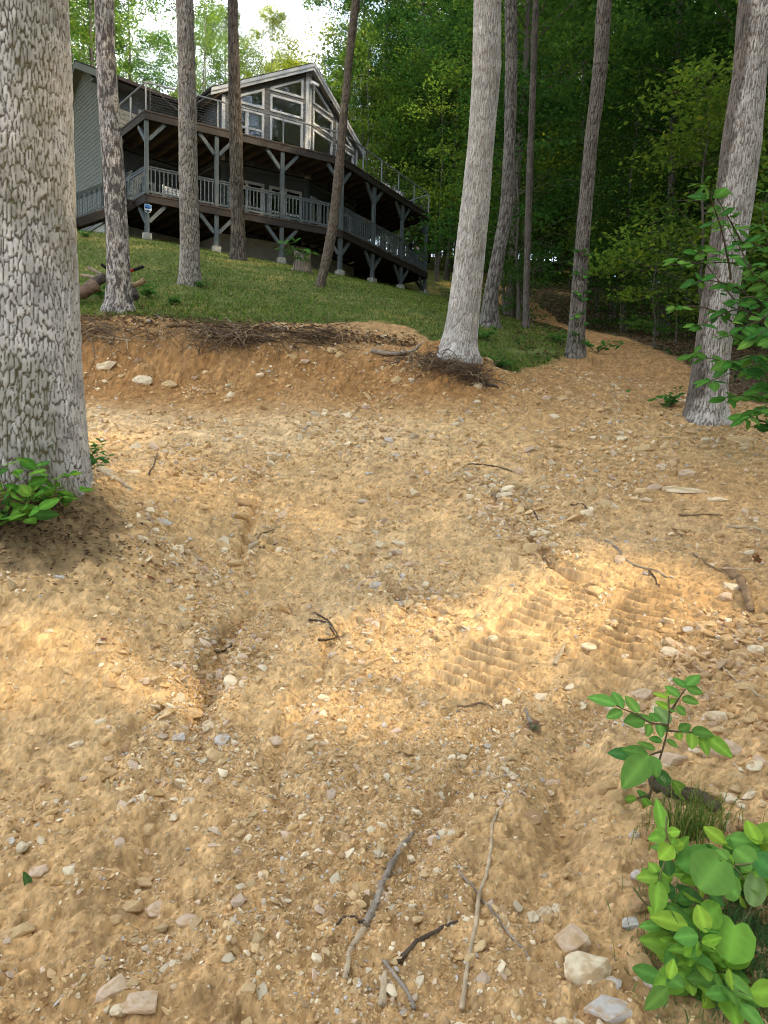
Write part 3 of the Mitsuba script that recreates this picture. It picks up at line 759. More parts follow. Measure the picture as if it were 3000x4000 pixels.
def cloth(key, run, s0, wd, drop, col, lab, pat=None):
    """A towel hung over the lower railing: folded over the top rail, sagging and creased."""
    A, B = HW(*run[0], ZL), HW(*run[1], ZL)
    t = (B - A) / np.linalg.norm(B - A); n = np.array([t[1], -t[0], 0]); A = A + n * .02
    us, ws = np.linspace(0, 1, 14), np.linspace(-1, 1, 21)
    U_, W_ = np.meshgrid(us, ws, indexing='ij')
    r = .056
    arc = W_ * drop
    out = np.where(np.abs(arc) < r, arc / r * r, np.sign(arc) * r) + .012 * np.sin(U_ * 17 + W_ * 3) * np.abs(W_)
    zz = .953 - np.maximum(np.abs(arc) - r, 0) + .006 * np.cos(arc / r)
    zz = zz + .03 * np.sin(U_ * 3.1) * np.abs(W_)
    P = A[None, None] + t * (s0 + wd * (U_ + .04 * np.sin(W_ * 4)))[..., None] + n * out[..., None] + np.array([0, 0, 1.0]) * zz[..., None]
    nu, nw = U_.shape
    i, j = np.meshgrid(np.arange(nu - 1), np.arange(nw - 1), indexing='ij')
    q = np.stack([i * nw + j, i * nw + j + 1, (i + 1) * nw + j + 1, (i + 1) * nw + j], -1).reshape(-1, 4)
    c = np.broadcast_to(np.array(col, float), (nu * nw, 3)).copy()
    if pat is not None:
        c[(U_ < .3).ravel()] = pat
    put(key, (P.reshape(-1, 3), np.vstack([q[:, [0, 1, 2]], q[:, [0, 2, 3]]])), 'm_bark', True, c)
    tag(key, lab, 'towel')


cloth('towel', (PU[5], PU[6]), .55, .34, .30, (.012, .012, .014), 'black towel hung over the lower railing at the right end of the deck')
cloth('towel_001', (PU[5], PU[6]), 1.18, .36, .20, (.62, .58, .58), 'white and red towel hung over the lower railing at the right end of the deck', (.45, .03, .035))
# the shield shaped sign on the corner post
k = 'yard_sign'
tag(k, 'small blue shield shaped sign on the corner post under the lower deck', 'sign')
o = HW(*PU[0], 0) + np.array([*(HV * .12 + HU * -.02), 0]); o[2] = ZL - .52
sh = Polygon([(-.12, .14), (0, .165), (.12, .14), (.125, -.03), (.09, -.10), (0, -.155), (-.09, -.10), (-.125, -.03)])
sax = np.array([[*(math.cos(.25) * HU + math.sin(.25) * HV), 0], [0, 0, 1.0], [0, 0, 0]]); sax[2] = np.cross(sax[0], sax[1]); sax[2] *= np.sign(sax[2][:2] @ HV)
for nm, pg, d, c in (('border', sh, 0, (.50, .55, .60)), ('field', sh.buffer(-.016), .006, (.03, .16, .45)), ('lower_field', sh.buffer(-.016).intersection(sbox(-1, -1, 1, -.035)), .009, (.035, .06, .09)), ('band', sh.buffer(-.016).intersection(sbox(-1, -.04, 1, .0)), .012, (.6, .62, .62)), ('arc', sh.buffer(-.03).intersection(sbox(-1, .015, .07, .045)), .012, (.01, .03, .12))):
    m = trimesh.creation.extrude_polygon(pg, .006, engine='earcut'); v = np.array(m.vertices); v[:, 2] += d
    put(f'{k}__{nm}', (v @ sax + o, np.array(m.faces)), {'type': 'twosided', 'nested': {'type': 'principled', 'base_color': rgb(*c), 'roughness': .5}})

# ------------------------------------------------------------------ foliage helpers
def leaves(pos, size, rg, cols, up=.7, aspect=.55, fold=.25, droop=None):
    """Small folded leaves: four corners, two faces each; returns mesh and vertex colours."""
    n = len(pos)
    nor = rg.normal(size=(n, 3)); nor[:, 2] = np.abs(nor[:, 2]) + up * 1.6
    nor /= np.linalg.norm(nor, axis=1, keepdims=True)
    a = np.cross(nor, rg.normal(size=(n, 3))); a /= np.linalg.norm(a, axis=1, keepdims=True) + 1e-9
    b = np.cross(nor, a)
    L = size * (0.7 + .6 * rg.random(n)) if np.isscalar(size) else size
    L = L[:, None]
    p0, p2 = pos - a * L * .5, pos + a * L * .5
    p1, p3 = pos + b * L * aspect * .5 + nor * L * fold * .3, pos - b * L * aspect * .5 + nor * L * fold * .3
    v = np.stack([p0, p1, p2, p3], 1).reshape(-1, 3)
    k = np.arange(n)[:, None] * 4
    f = np.vstack([k + [0, 1, 2], k + [0, 2, 3]])
    return (v, f), np.repeat(np.clip(cols, .004, .9), 4, 0)


def leaf_cols(n, rg, base, var=.3, yellow=.15):
    c = np.array(base)[None] * (1 + var * (rg.random((n, 1)) - .5) * 2)
    y = (rg.random((n, 1)) < yellow) * rg.random((n, 1))
    return c * (1 - y) + y * np.array([base[0] * 2.4, base[1] * 1.7, base[2] * 1.2])


GREENS = {'dark': (.040, .105, .020), 'mid': (.070, .155, .026), 'light': (.135, .225, .03), 'yellow': (.27, .32, .03), 'pale': (.15, .215, .055)}


def vert_noise_cols(v, base, var, sc, seed):
    n = meshkit.fbm(np.asarray(v) * np.array(sc), 3, seed)[:, None]
    return np.clip(np.array(base) * (1 + var * 2 * (n - .5)), .004, .9)


def bend_line(p0, d, L, n, rg, wob=.12, up=.0):
    p, out = np.array(p0, float), [np.array(p0, float)]
    d = np.array(d, float) / np.linalg.norm(d)
    for i in range(n):
        d = d + rg.normal(size=3) * wob + [0, 0, up]; d /= np.linalg.norm(d)
        p = p + d * L / n; out.append(p.copy())
    return np.array(out)


def make_tree(seed, H, r0, cb, R, ncl, nlf, leaf, flat=.55, cl=.75, shape='round', lean=.03, sides=8):
    """A whole tree at the origin: trunk with limbs, and leaf points grouped in clumps at the limbs' ends."""
    rg = rng_of(seed)
    n = 14
    z = np.linspace(-.4, H * .96, n)
    off = np.cumsum(rg.normal(size=(n, 2)) * lean * H / n, 0); off -= off[1]
    axis = np.column_stack([off, z])
    rad = r0 * (1 - .88 * np.clip(z / H, 0, 1) ** .9) * (1 + .5 * np.exp(-np.clip(z, 0, 9) / .35))
    parts = [tube(axis, rad, sides)]
    P, cen = [], []
    for i in range(ncl):
        if shape == 'round':
            k = rg.random() ** .8
            zc = cb + (H - cb) * k
            prof_ = math.sin(np.pi * min(.97, .18 + .8 * k)) ** .7
        elif shape == 'layer':
            k = rg.random(); zc = cb + (H - cb) * k; prof_ = (1 - k) ** .55 * .9 + .12
        else:
            k = rg.random(); zc = cb + (H - cb) * k; prof_ = .55 + .45 * math.sin(np.pi * k)
        a, rr = rg.random() * 2 * np.pi, R * prof_ * (rg.random() ** .45)
        zb = max(cb * .8, zc - rr * (.55 if shape == 'round' else .12))
        t0 = np.array([np.interp(zb, z, axis[:, 0]), np.interp(zb, z, axis[:, 1]), zb])
        e = np.array([t0[0] + rr * math.cos(a), t0[1] + rr * math.sin(a), zc])
        cen.append(e)
        mid = (t0 + e) / 2 + rg.normal(size=3) * .08 * R + [0, 0, .05 * R]
        rb = max(.012, r0 * .32 * (1 - zb / H)) * (.5 + rr / R * .5)
        if i % 2 == 0 or shape == 'layer':
            parts.append(tube([t0, mid, e], [rb, rb * .6, .008], 5, cap=False))
        s = cl * (0.6 + .8 * rg.random())
        q = rg.normal(size=(nlf, 3)) * np.array([s, s, s * flat]) * .55
        q[:, 2] -= .12 * (q[:, 0] ** 2 + q[:, 1] ** 2)
        P.append(e + q)
    tv, tf = cat(parts)
    lp = np.vstack(P)
    return (tv, tf), lp, leaf, np.repeat(rg.random(ncl), nlf), axis, rg


PROTO = {}


def proto(name, **kw):
    t, lp, leaf, tone, axis, rg = make_tree(**kw)
    PROTO[name] = (t, lp, leaf, tone, rg)


proto('tall_a', seed=11, H=20, r0=.17, cb=7.5, R=3.8, ncl=95, nlf=85, leaf=.20)
proto('tall_b', seed=12, H=23, r0=.21, cb=9.5, R=4.2, ncl=100, nlf=85, leaf=.20)
proto('tall_c', seed=13, H=17, r0=.12, cb=6.0, R=2.9, ncl=80, nlf=85, leaf=.19, lean=.05)
proto('under_a', seed=14, H=8.5, r0=.06, cb=1.6, R=2.8, ncl=75, nlf=90, leaf=.15, flat=.22, cl=.8, shape='layer', lean=.05)
proto('under_b', seed=15, H=6.5, r0=.045, cb=1.1, R=2.3, ncl=60, nlf=85, leaf=.14, flat=.25, cl=.7, shape='layer', lean=.07)
proto('under_c', seed=16, H=11, r0=.08, cb=2.5, R=2.7, ncl=85, nlf=85, leaf=.16, flat=.35, cl=.75, shape='col', lean=.05)
proto('sap_a', seed=17, H=3.2, r0=.022, cb=.4, R=1.2, ncl=30, nlf=45, leaf=.11, flat=.3, cl=.38, shape='col', lean=.08, sides=5)
proto('airy_a', seed=18, H=22, r0=.16, cb=6, R=3.9, ncl=95, nlf=85, leaf=.20, cl=.85, lean=.05)
proto('airy_b', seed=19, H=19, r0=.13, cb=5, R=3.2, ncl=80, nlf=85, leaf=.20, cl=.75, lean=.06)
_plys = {}


def proto_ply(name, tone, bark):
    t, lp, leaf, cl, rg = PROTO[name]
    if (name, bark) not in _plys:
        c = vert_noise_cols(t[0], bark, .5, (6, 6, 1.2), 5)
        _plys[name, bark] = mikit.ply(t, 'm_bark', smooth=True, color=c)
    if (name, tone) not in _plys:
        r2 = rng_of(77 + len(_plys))
        base = np.array(GREENS[tone])
        cols = leaf_cols(len(lp), r2, base) * (.72 + .56 * cl[:, None])
        m, c = leaves(lp, leaf, r2, cols)
        _plys[name, tone] = mikit.ply(m, 'm_leaf', smooth=False, color=c)
    return _plys[name, bark], _plys[name, tone]


SHADE = []


def sun_foot(P):
    """Where each point's shadow falls on a level a little below the eye."""
    t = (P[:, 2] + 1.1) / SUN[2]
    return (P - t[:, None] * SUN)[:, :2]


GAPS = [((.72, 4.1), (1.6, 4.9), .95), ((-1.9, 3.75), (-1.6, 3.6), .45), ((-1.0, 3.55), (-.75, 3.5), .22)]


def in_gap(P):
    q = sun_foot(P); o = np.zeros(len(q), bool)
    n = meshkit.fbm(np.column_stack([q * 1.3, np.zeros(len(q))]), 2, 5) - .5
    for A_, B_, rad in GAPS:
        A_, B_ = np.array(A_), np.array(B_); d = B_ - A_
        t = np.clip(((q - A_) @ d) / (d @ d), 0, 1)
        o |= np.linalg.norm(q - A_ - t[:, None] * d, axis=1) < rad * (1 + .8 * n)
    return o


def plant_tree(kind, name, x, y, s=1.0, rot=0.0, tone='dark', bark=(.12, .10, .08), lab=None, group=None, category='tree', sz=None):
    k = key_of(name)
    tag(k, lab, category, group)
    z = float(base_h(np.array([x]), np.array([y]))[0])
    a, b = proto_ply(kind, tone, bark)
    lp, leaf, cl = PROTO[kind][1], PROTO[kind][2], PROTO[kind][3]
    ca, sa = math.cos(math.radians(rot)) * s, math.sin(math.radians(rot)) * s
    wp = np.stack([x + ca * lp[:, 0] - sa * lp[:, 1], y + sa * lp[:, 0] + ca * lp[:, 1], z + (sz or s) * lp[:, 2]], 1)
    cut = in_gap(wp)
    SHADE.append(sun_foot(wp)[::4])
    M = T4().translate([float(x), float(y), z]).rotate([0, 0, 1], float(rot)).scale([float(s), float(s), float(sz or s)])
    scene[f'{k}__trunk'] = {**a, 'to_world': M}
    if cut.any():                                          # leaves cut away so sun patches fall at set spots on the slope
        r2 = rng_of(int(abs(x) * 1000)); keep = ~cut
        m, c = leaves(wp[keep], leaf * s, r2, leaf_cols(keep.sum(), r2, GREENS[tone]) * (.72 + .56 * cl[keep, None]))
        put(f'{k}__crown', m, 'm_leaf', False, c)
    else:
        scene[f'{k}__crown'] = {**b, 'to_world': M}
    return k


# ------------------------------------------------------------------ the trees measured from the photograph
def bark_trunk(rows, y0, H, nseg, dz, plate, depth, cols, seed, flare=.5, upper_taper=.55, roots=5, moss=0.0, mottle=0.0, side=None, lean_y=0.0):
    """A tapered trunk through the measured edges, its bark broken into plates with furrows between them."""
    rg = rng_of(seed)
    c, r, zz = [], [], []
    for py, xl, xr in rows:
        p = at_y((xl + xr) / 2, py, y0); c.append(p); r.append((xr - xl) / 2 * (p @ FW) / FOC)
    c, r = np.array(c), np.array(r)
    o = np.argsort(c[:, 2]); c, r = c[o], r[o]
    bx_, by_ = float(c[0, 0]), float(y0)
    zg = float(base_h(np.array([bx_]), np.array([by_]))[0])
    zt = c[-1, 2]
    top = zg + H
    s_end = (c[-1, :2] - c[-3, :2]) / (c[-1, 2] - c[-3, 2])
    n_up = 10
    zu_ = np.linspace(zt, top, n_up + 1)[1:]
    cu = np.column_stack([c[-1, 0] + s_end[0] * (zu_ - zt) * .8, c[-1, 1] + 0 * zu_, zu_])
    ru = r[-1] * (1 - (1 - .12) * ((zu_ - zt) / (top - zt)) ** 1.2)
    low = np.array([[c[0, 0] + (c[0, 0] - c[1, 0]) / (c[0, 2] - c[1, 2]) * (zg - .3 - c[0, 2]) if c[0, 2] > zg - .3 else c[0, 0], y0, zg - .3]])
    C = np.vstack([low, c[c[:, 2] > zg - .28], cu]); Rr = np.concatenate([[r[0]], r[c[:, 2] > zg - .28], ru])
    zf = np.arange(zg - .3, zt + .3, dz)
    zc_ = np.arange(zf[-1] + .25, top, .25)
    Z = np.concatenate([zf, zc_])
    X, Y, RR = np.interp(Z, C[:, 2], C[:, 0]), np.interp(Z, C[:, 2], C[:, 1]) + lean_y * (Z - zg), np.interp(Z, C[:, 2], Rr)
    RR = gaussian_filter(RR, 6); X = gaussian_filter(X, 6)
    A = np.linspace(0, 2 * np.pi, nseg, endpoint=False)
    AA, ZZ = np.meshgrid(A, Z)
    rad = np.repeat(RR[:, None], nseg, 1)
    hgt = np.clip(ZZ - zg, 0, 50)
    lob = sum(np.exp(2.2 * (np.cos(AA - (k + .5 * rg.random()) * 2 * np.pi / roots) - 1)) * (.6 + .8 * rg.random()) for k in range(roots))
    rad = rad * (1 + flare * np.exp(-hgt / .16) * (.15 + .8 * lob) + .1 * flare * np.exp(-hgt / .7))
    rad = rad * (1 + .05 * (meshkit.fbm(np.stack([np.cos(AA) * .8, np.sin(AA) * .8, ZZ * .6 + seed], -1), 3, seed) - .5) * 2)
    ncol = max(8, int(round(2 * np.pi * RR.mean() / plate[0])))
    cs, sn = np.cos(AA), np.sin(AA)
    q3 = lambda k, kz: np.stack([cs * k, sn * k, ZZ * kz + seed], -1)
    R0 = RR.mean()
    wob = meshkit.fbm(q3(R0 * 9, 7), 3, seed + 1) - .5
    big_w = meshkit.fbm(q3(R0 * 4, 1.3), 3, seed + 2) - .5
    fw_ = meshkit.fbm(q3(R0 * 45, 38), 2, seed + 8) - .5
    f1, f2, w = voro(AA / (2 * np.pi) * ncol + .7 * wob + 2.0 * big_w, ZZ / plate[1] + 1.1 * wob + .35 * fw_, seed, ncol)
    edge = f2 - f1 + .20 * fw_ + .10 * wob
    ridge = sm(.015, plate[2], edge)
    fine = meshkit.fbm(np.stack([np.cos(AA) * RR.mean() * 60, np.sin(AA) * RR.mean() * 60, ZZ * 22], -1), 3, seed + 3)
    det = np.clip((zt + .3 - ZZ) / .4, 0, 1)
    rad = rad + det * depth * (ridge * (.7 + .5 * w) - .6 + .55 * (fine - .5))
    v = np.stack([X[:, None] + rad * np.cos(AA), Y[:, None] + rad * np.sin(AA), ZZ], -1)
    base, furrow = np.array(cols[0]), np.array(cols[1])
    tone = (.82 + .26 * w + .6 * (fine - .5) + .9 * (meshkit.fbm(q3(R0 * 7, 5), 3, seed + 9) - .5))[..., None]
    col = furrow + (base * tone - furrow) * sm(.15, .75, ridge)[..., None]
    big = meshkit.fbm(np.stack([np.cos(AA) * 1.3, np.sin(AA) * 1.3, ZZ * 1.1 + seed * 3], -1), 4, seed + 5)
    if moss:
        m = moss * sm(.47, .62, big) * (.45 + .55 * (1 - ridge)) + moss * .8 * np.exp(-hgt / .15) * sm(.4, .6, fine)
        col = col + (np.array([.085, .075, .028]) - col) * np.clip(m, 0, .85)[..., None]
    if mottle:
        m2 = sm(.46, .58, meshkit.fbm(np.stack([np.cos(AA) * 4.5, np.sin(AA) * 4.5, ZZ * 7 + seed], -1), 4, seed + 6) + .25 * (big - .5))
        col = col + (np.array([.045, .038, .036]) - col) * (mottle * m2)[..., None]
    if side is not None:                                   # one face keeps its old dark outer bark, the other has shed it
        d = np.cos(AA - side[0]) + .8 * (big - .5) + .5 * wob
        k = sm(side[1], side[1] + .15, d)[..., None]
        col = col * (1 - k) + (np.array([.16, .135, .112]) * tone * (.35 + .65 * ridge[..., None])) * k
        v[..., :2] += (np.stack([np.cos(AA), np.sin(AA)], -1) * k) * .012
    nz = len(Z)
    i, j = np.meshgrid(np.arange(nz - 1), np.arange(nseg), indexing='ij')
    q = np.stack([i * nseg + j, i * nseg + (j + 1) % nseg, (i + 1) * nseg + (j + 1) % nseg, (i + 1) * nseg + j], -1).reshape(-1, 4)
    f = np.vstack([q[:, [0, 1, 2]], q[:, [0, 2, 3]]])
    return (v.reshape(-1, 3), f), np.clip(col, .01, .9).reshape(-1, 3), np.column_stack([X, Y, Z]), RR, zg


def crown_over(key, axis, RR, zg, cb, R, ncl, nlf, leaf, tone, bark, seed, bias=(0, 0)):
    """Limbs and a leafy crown on the upper part of a measured trunk."""
    rg = rng_of(seed); top = axis[-1, 2]
    P, limbs, tn = [], [], []
    for i in range(ncl):
        k = rg.random() ** .8
        zc = zg + cb + (top + .5 - zg - cb) * k
        rr = R * math.sin(np.pi * min(.97, .2 + .78 * k)) ** .7 * rg.random() ** .45
        a = rg.random() * 2 * np.pi
        zb = max(zg + cb * .85, zc - rr * .6)
        t0 = np.array([np.interp(zb, axis[:, 2], axis[:, 0]), np.interp(zb, axis[:, 2], axis[:, 1]), zb])
        e = np.array([t0[0] + rr * math.cos(a) + bias[0] * rr, t0[1] + rr * math.sin(a) + bias[1] * rr, zc])
        rb = np.interp(zb, axis[:, 2], RR) * .35
        if i % 2 == 0:
            limbs.append(tube([t0, (t0 + e) / 2 + rg.normal(size=3) * .25, e], [rb, rb * .6, .012], 6, cap=False))
        s = .9 * (.6 + .8 * rg.random())
        P.append(e + rg.normal(size=(nlf, 3)) * np.array([s, s, s * .55]) * .55); tn.append(np.full(nlf, rg.random()))
    P, tn = np.vstack(P), np.concatenate(tn)
    lv, lf = cat(limbs)
    part(key, 'limbs', (lv, lf), 'm_bark', True, vert_noise_cols(lv, bark, .4, (5, 5, 5), seed))
    m, c = leaves(P, leaf, rg, leaf_cols(len(P), rg, GREENS[tone]) * (.72 + .56 * tn[:, None]))
    part(key, 'crown', m, 'm_leaf', False, c)


MEASURED = {
    'oak_tree': dict(rows=[(0, -95, 250), (400, -100, 266), (760, -105, 276), (1090, -112, 288), (1450, -118, 300), (1700, -125, 316), (1850, -125, 326)], y0=5.65, H=17, nseg=340, dz=.0095, plate=(.027, .125, .26), depth=.012,
                     cols=((.43, .41, .385), (.10, .084, .07)), seed=1, flare=.07, roots=6, moss=.75, lab='massive pale oak trunk with blocky bark at the left edge of the slope', crown=(9.5, 3.6, 30, 90, .18, 'mid')),
    'oak_tree_001': dict(rows=[(0, 371, 443), (200, 378, 446), (441, 388, 465), (682, 405, 484), (924, 418, 499), (1100, 421, 508), (1190, 420, 514)], y0=12.2, H=17, nseg=110, dz=.022, plate=(.028, .16, .28), depth=.012,
                         cols=((.36, .335, .305), (.08, .068, .06)), seed=2, flare=.35, mottle=.85, lab='pale oak trunk mottled with black patches, second trunk from the left above the bank', crown=(10.5, 3.4, 55, 80, .18, 'mid')),
    'oak_tree_002': dict(rows=[(0, 689, 754), (200, 694, 759), (441, 699, 767), (682, 701, 771), (924, 705, 777), (1050, 703, 781), (1110, 702, 783)], y0=15.4, H=18, nseg=110, dz=.028, plate=(.028, .18, .28), depth=.013,
                         cols=((.28, .25, .215), (.05, .04, .032)), seed=3, flare=.25, moss=.2, lab='straight grey brown oak trunk on the lawn in front of the left deck posts', crown=(11.5, 3.2, 50, 80, .18, 'mid')),
    'hickory_tree': dict(rows=[(0, 890, 928), (200, 892, 933), (441, 894, 943), (682, 900, 949), (924, 903, 957), (1000, 902, 960)], y0=23.2, H=22, nseg=90, dz=.05, plate=(.050, .40, .42), depth=.020,
                         cols=((.125, .105, .085), (.03, .025, .02)), seed=4, flare=.22, lab='dark trunk with long vertical bark ridges standing close against the house', crown=(15.5, 3.2, 45, 80, .19, 'mid')),
    'leaning_tree': dict(rows=[(0, 1374, 1407), (200, 1353, 1382), (441, 1329, 1358), (682, 1305, 1341), (860, 1286, 1323), (982, 1263, 1304), (1080, 1242, 1277)], y0=18.0, H=19, nseg=70, dz=.04, plate=(.045, .13, .3), depth=.010,
                         cols=((.15, .118, .088), (.05, .04, .03)), seed=5, flare=.15, lab='slim brown trunk leaning to the right in front of the deck corner', crown=(12.5, 2.6, 45, 80, .18, 'dark')),
    'oak_tree_003': dict(rows=[(0, 1851, 1956), (271, 1846, 1956), (542, 1829, 1932), (814, 1800, 1911), (1085, 1768, 1884), (1270, 1742, 1866), (1370, 1722, 1852)], y0=11.1, H=19, nseg=180, dz=.017, plate=(.026, .24, .30), depth=.009,
                         cols=((.41, .385, .345), (.20, .17, .14)), seed=6, flare=.45, roots=5, lab='tall pale oak trunk leaning right above the root mound in the middle', crown=(10.5, 3.6, 55, 85, .18, 'dark')),
    'forked_tree': dict(rows=[(0, 1972, 2019), (271, 1974, 2022), (542, 1970, 2014), (814, 1954, 2005), (1000, 1920, 1972), (1150, 1890, 1945), (1255, 1878, 1945)], y0=14.6, H=20, nseg=80, dz=.03, plate=(.05, .24, .4), depth=.009,
                        cols=((.17, .155, .135), (.05, .042, .036)), seed=7, flare=.3, lab='dark ridged trunk curving up directly behind the pale middle oak', crown=(10.5, 3.0, 50, 80, .18, 'dark')),
    'thin_tree': dict(rows=[(0, 2082, 2104), (271, 2072, 2096), (542, 2062, 2087), (814, 2052, 2077), (1085, 2046, 2068), (1275, 2042, 2068)], y0=16.6, H=17, nseg=40, dz=.06, plate=(.05, .15, .3), depth=.008,
                      cols=((.12, .10, .085), (.05, .042, .036)), seed=8, flare=.2, lab='very thin dark trunk between the two dark ridged trunks right of the middle', crown=(10.0, 2.4, 40, 80, .18, 'dark')),
    'oak_tree_004': dict(rows=[(0, 2334, 2388), (271, 2317, 2372), (542, 2285, 2334), (814, 2261, 2312), (1085, 2236, 2290), (1300, 2222, 2284), (1385, 2214, 2284)], y0=13.0, H=19, nseg=90, dz=.025, plate=(.038, .2, .3), depth=.012,
                         cols=((.17, .148, .122), (.045, .036, .03)), seed=9, flare=.25, lab='brown grey trunk with ivy leaves beside the dirt track into the woods', crown=(10.5, 3.0, 50, 80, .18, 'dark')),
    'oak_tree_005': dict(rows=[(0, 2896, 3034), (271, 2874, 2990), (542, 2830, 2968), (814, 2800, 2932), (1085, 2762, 2888), (1400, 2718, 2842), (1560, 2694, 2832), (1670, 2680, 2830)], y0=9.4, H=18, nseg=180, dz=.015, plate=(.026, .20, .28), depth=.012,
                         cols=((.42, .385, .345), (.16, .132, .108)), seed=10, flare=.25, side=(math.radians(176), .62), lab='pale oak with a dark bark flank leaning right at the right edge of the clearing', crown=(9.0, 3.6, 55, 85, .18, 'dark')),
}
AXES = {}
for key, d in MEASURED.items():
    d = dict(d); lab, cr = d.pop('lab'), d.pop('crown')
    m, c, axis, RR, zg = bark_trunk(**d)
    tag(key, lab, 'tree')
    put(f'{key}__trunk', m, 'm_bark', True, c)
    crown_over(key, axis, RR, zg, *cr, tuple(np.array(d['cols'][0]) * .6), d['seed'] + 50)
    AXES[key] = (axis, RR, zg)

# ------------------------------------------------------------------ the woods
_rg = rng_of(5)
WOODLAB = {'behind': 'tall tree standing downhill of the bare slope, mirrored in the house windows', 'left': 'tall tree added left of the house to shade it', 'tall': 'slender dark trunked tree standing deep in the woods right of the house', 'under': 'leafy understory tree with low layered branches in the woods right of the house', 'back': 'sunlit light green tree rising behind the house', 'shade': 'tall tree added in the woods right of the clearing for shade and reflections', 'sap': 'small leafy sapling on the floor of the woods beside the track'}
track = [(3.2, 9.5), (4.3, 12), (5.0, 14), (5.7, 17.5), (6.3, 24), (7.5, 40)]


def free(x, y, m):
    q, _ = seg_dist(np.array([x]), np.array([y]), track)
    if q[0] < m:
        return False
    # keep the house and its decks clear
    e = np.array([x, y]) - C3; u, v = e @ HU, e @ HV
    if -10.5 < u < 8.2 and -11 < v < 2.0:
        return False
    return True


def spread_trees(region, step, kinds, group, labk, name, tones, smin, smax, margin=1.0, barks=((.10, .085, .07),)):
    x0, x1, y0, y1, ok = region
    done = 0
    for gx in np.arange(x0, x1, step):
        for gy in np.arange(y0, y1, step):
            x, y = gx + _rg.random() * step * .85, gy + _rg.random() * step * .85
            kd, s, rot, tn, bk = kinds[_rg.integers(len(kinds))], smin + (smax - smin) * _rg.random(), _rg.random() * 360, tones[_rg.integers(len(tones))], barks[_rg.integers(len(barks))]
            if not ok(x, y) or not free(x, y, margin):
                continue
            if labk == 'back':                             # thinner on the left, lower in front of the open sky
                px = proj([x, y, 10])[0]
                if px < 760 and _rg.random() < .45:
                    continue
                if 1040 < px < 1360:
                    s = min(s, (.56 * y - prof(y)) / 22.5)
            plant_tree(kd, name, x, y, s, rot, tn, bk, WOODLAB[labk], group)
            done += 1
    return done


inview = lambda x, y: abs(x) < .62 * y + 3
right_edge = lambda y: np.interp(y, [14, 17, 20, 34, 40, 70], [5.6, 3.6, 3.1, 3.4, 0.5, -1.0])
N = {}
N['tall'] = spread_trees((0, 42, 17, 68, lambda x, y: x > right_edge(y) and inview(x, y)), 4.2, ['tall_a', 'tall_b', 'tall_c'], 'trees of the dark woods', 'tall', 'forest_tree', ['dark', 'mid', 'mid'], .85, 1.15, 1.4, ((.10, .085, .07), (.075, .065, .055), (.14, .125, .105)))
N['under'] = spread_trees((-1, 34, 18, 62, lambda x, y: x > right_edge(y) + .4 and inview(x, y)), 3.05, ['under_a', 'under_b', 'under_c', 'under_c'], 'understory trees of the dark woods', 'under', 'understory_tree', ['dark', 'mid', 'mid', 'light'], .8, 1.25, 1.7)
N['back'] = spread_trees((-36, 1, 43, 66, lambda x, y: inview(x, y)), 4.4, ['airy_a', 'airy_b', 'tall_a', 'under_c'], 'trees behind the house', 'back', 'background_tree', ['light', 'yellow', 'yellow', 'pale'], .70, .92, 1.0, ((.16, .14, .11),))
N['shade'] = spread_trees((10, 30, -14, 18, lambda x, y: x > np.interp(y, [-14, 0, 8, 18], [12, 11, 10, 12])), 5.2, ['tall_a', 'tall_b', 'tall_c'], 'trees added along the right side of the clearing', 'shade', 'added_woodland_tree', ['dark', 'mid'], 1.0, 1.35, 1.0)  # off-frame trees added to keep the sun off the clearing
N['shade2'] = spread_trees((5.8, 12.5, -11, 2.2, lambda x, y: True), 3.3, ['tall_a', 'tall_b', 'tall_c'], 'trees added along the right side of the clearing', 'shade', 'added_woodland_tree', ['dark', 'mid'], .8, 1.0, 1.0)  # more unseen trees, added to deepen the foreground shade
N['behind'] = spread_trees((-26, 26, -30, -17, lambda x, y: True), 6.0, ['tall_a', 'tall_b', 'airy_a'], 'trees downhill of the slope', 'behind', 'roadside_tree', ['mid', 'light', 'dark'], .85, 1.1, .5)
N['belt'] = spread_trees((-2, 46, 62, 76, lambda x, y: inview(x, y)), 3.6, ['under_c', 'under_a'], 'understory trees of the dark woods', 'under', 'understory_tree', ['mid', 'dark'], 1.3, 1.7, 1.0)
for i, (x, y, s) in enumerate([(16, 11, 1.45), (19.5, 8, 1.5), (23, 5, 1.5), (17.5, 14.5, 1.5), (21, 11.5, 1.55), (26, 8, 1.5)]):  # extra tall trees added to darken the window reflections
    plant_tree(['tall_a', 'tall_b'][i % 2], 'added_woodland_tree', x, y, s, 50 * i, 'mid', (.10, .085, .07), WOODLAB['shade'], 'trees added along the right side of the clearing')
N['left'] = spread_trees((-27, -13.5, 15, 43, lambda x, y: True), 4.6, ['tall_a', 'tall_b', 'tall_c'], 'trees added left of the house', 'left', 'hillside_tree', ['mid', 'light'], .8, 1.0, 1.0)  # added to put the house in deeper shade
N['sap'] = spread_trees((2.5, 16, 15.5, 32, lambda x, y: x > right_edge(y) and inview(x, y)), 2.0, ['sap_a'], 'saplings on the floor of the woods', 'sap', 'sapling', ['dark', 'mid'], .5, 1.1, .9)
plant_tree('tall_c', 'hillside_tree', -9.9, 17.2, .95, 40, 'dark', (.12, .10, .08), 'tree with dark green leaves hanging between the left oak and the mottled oak')
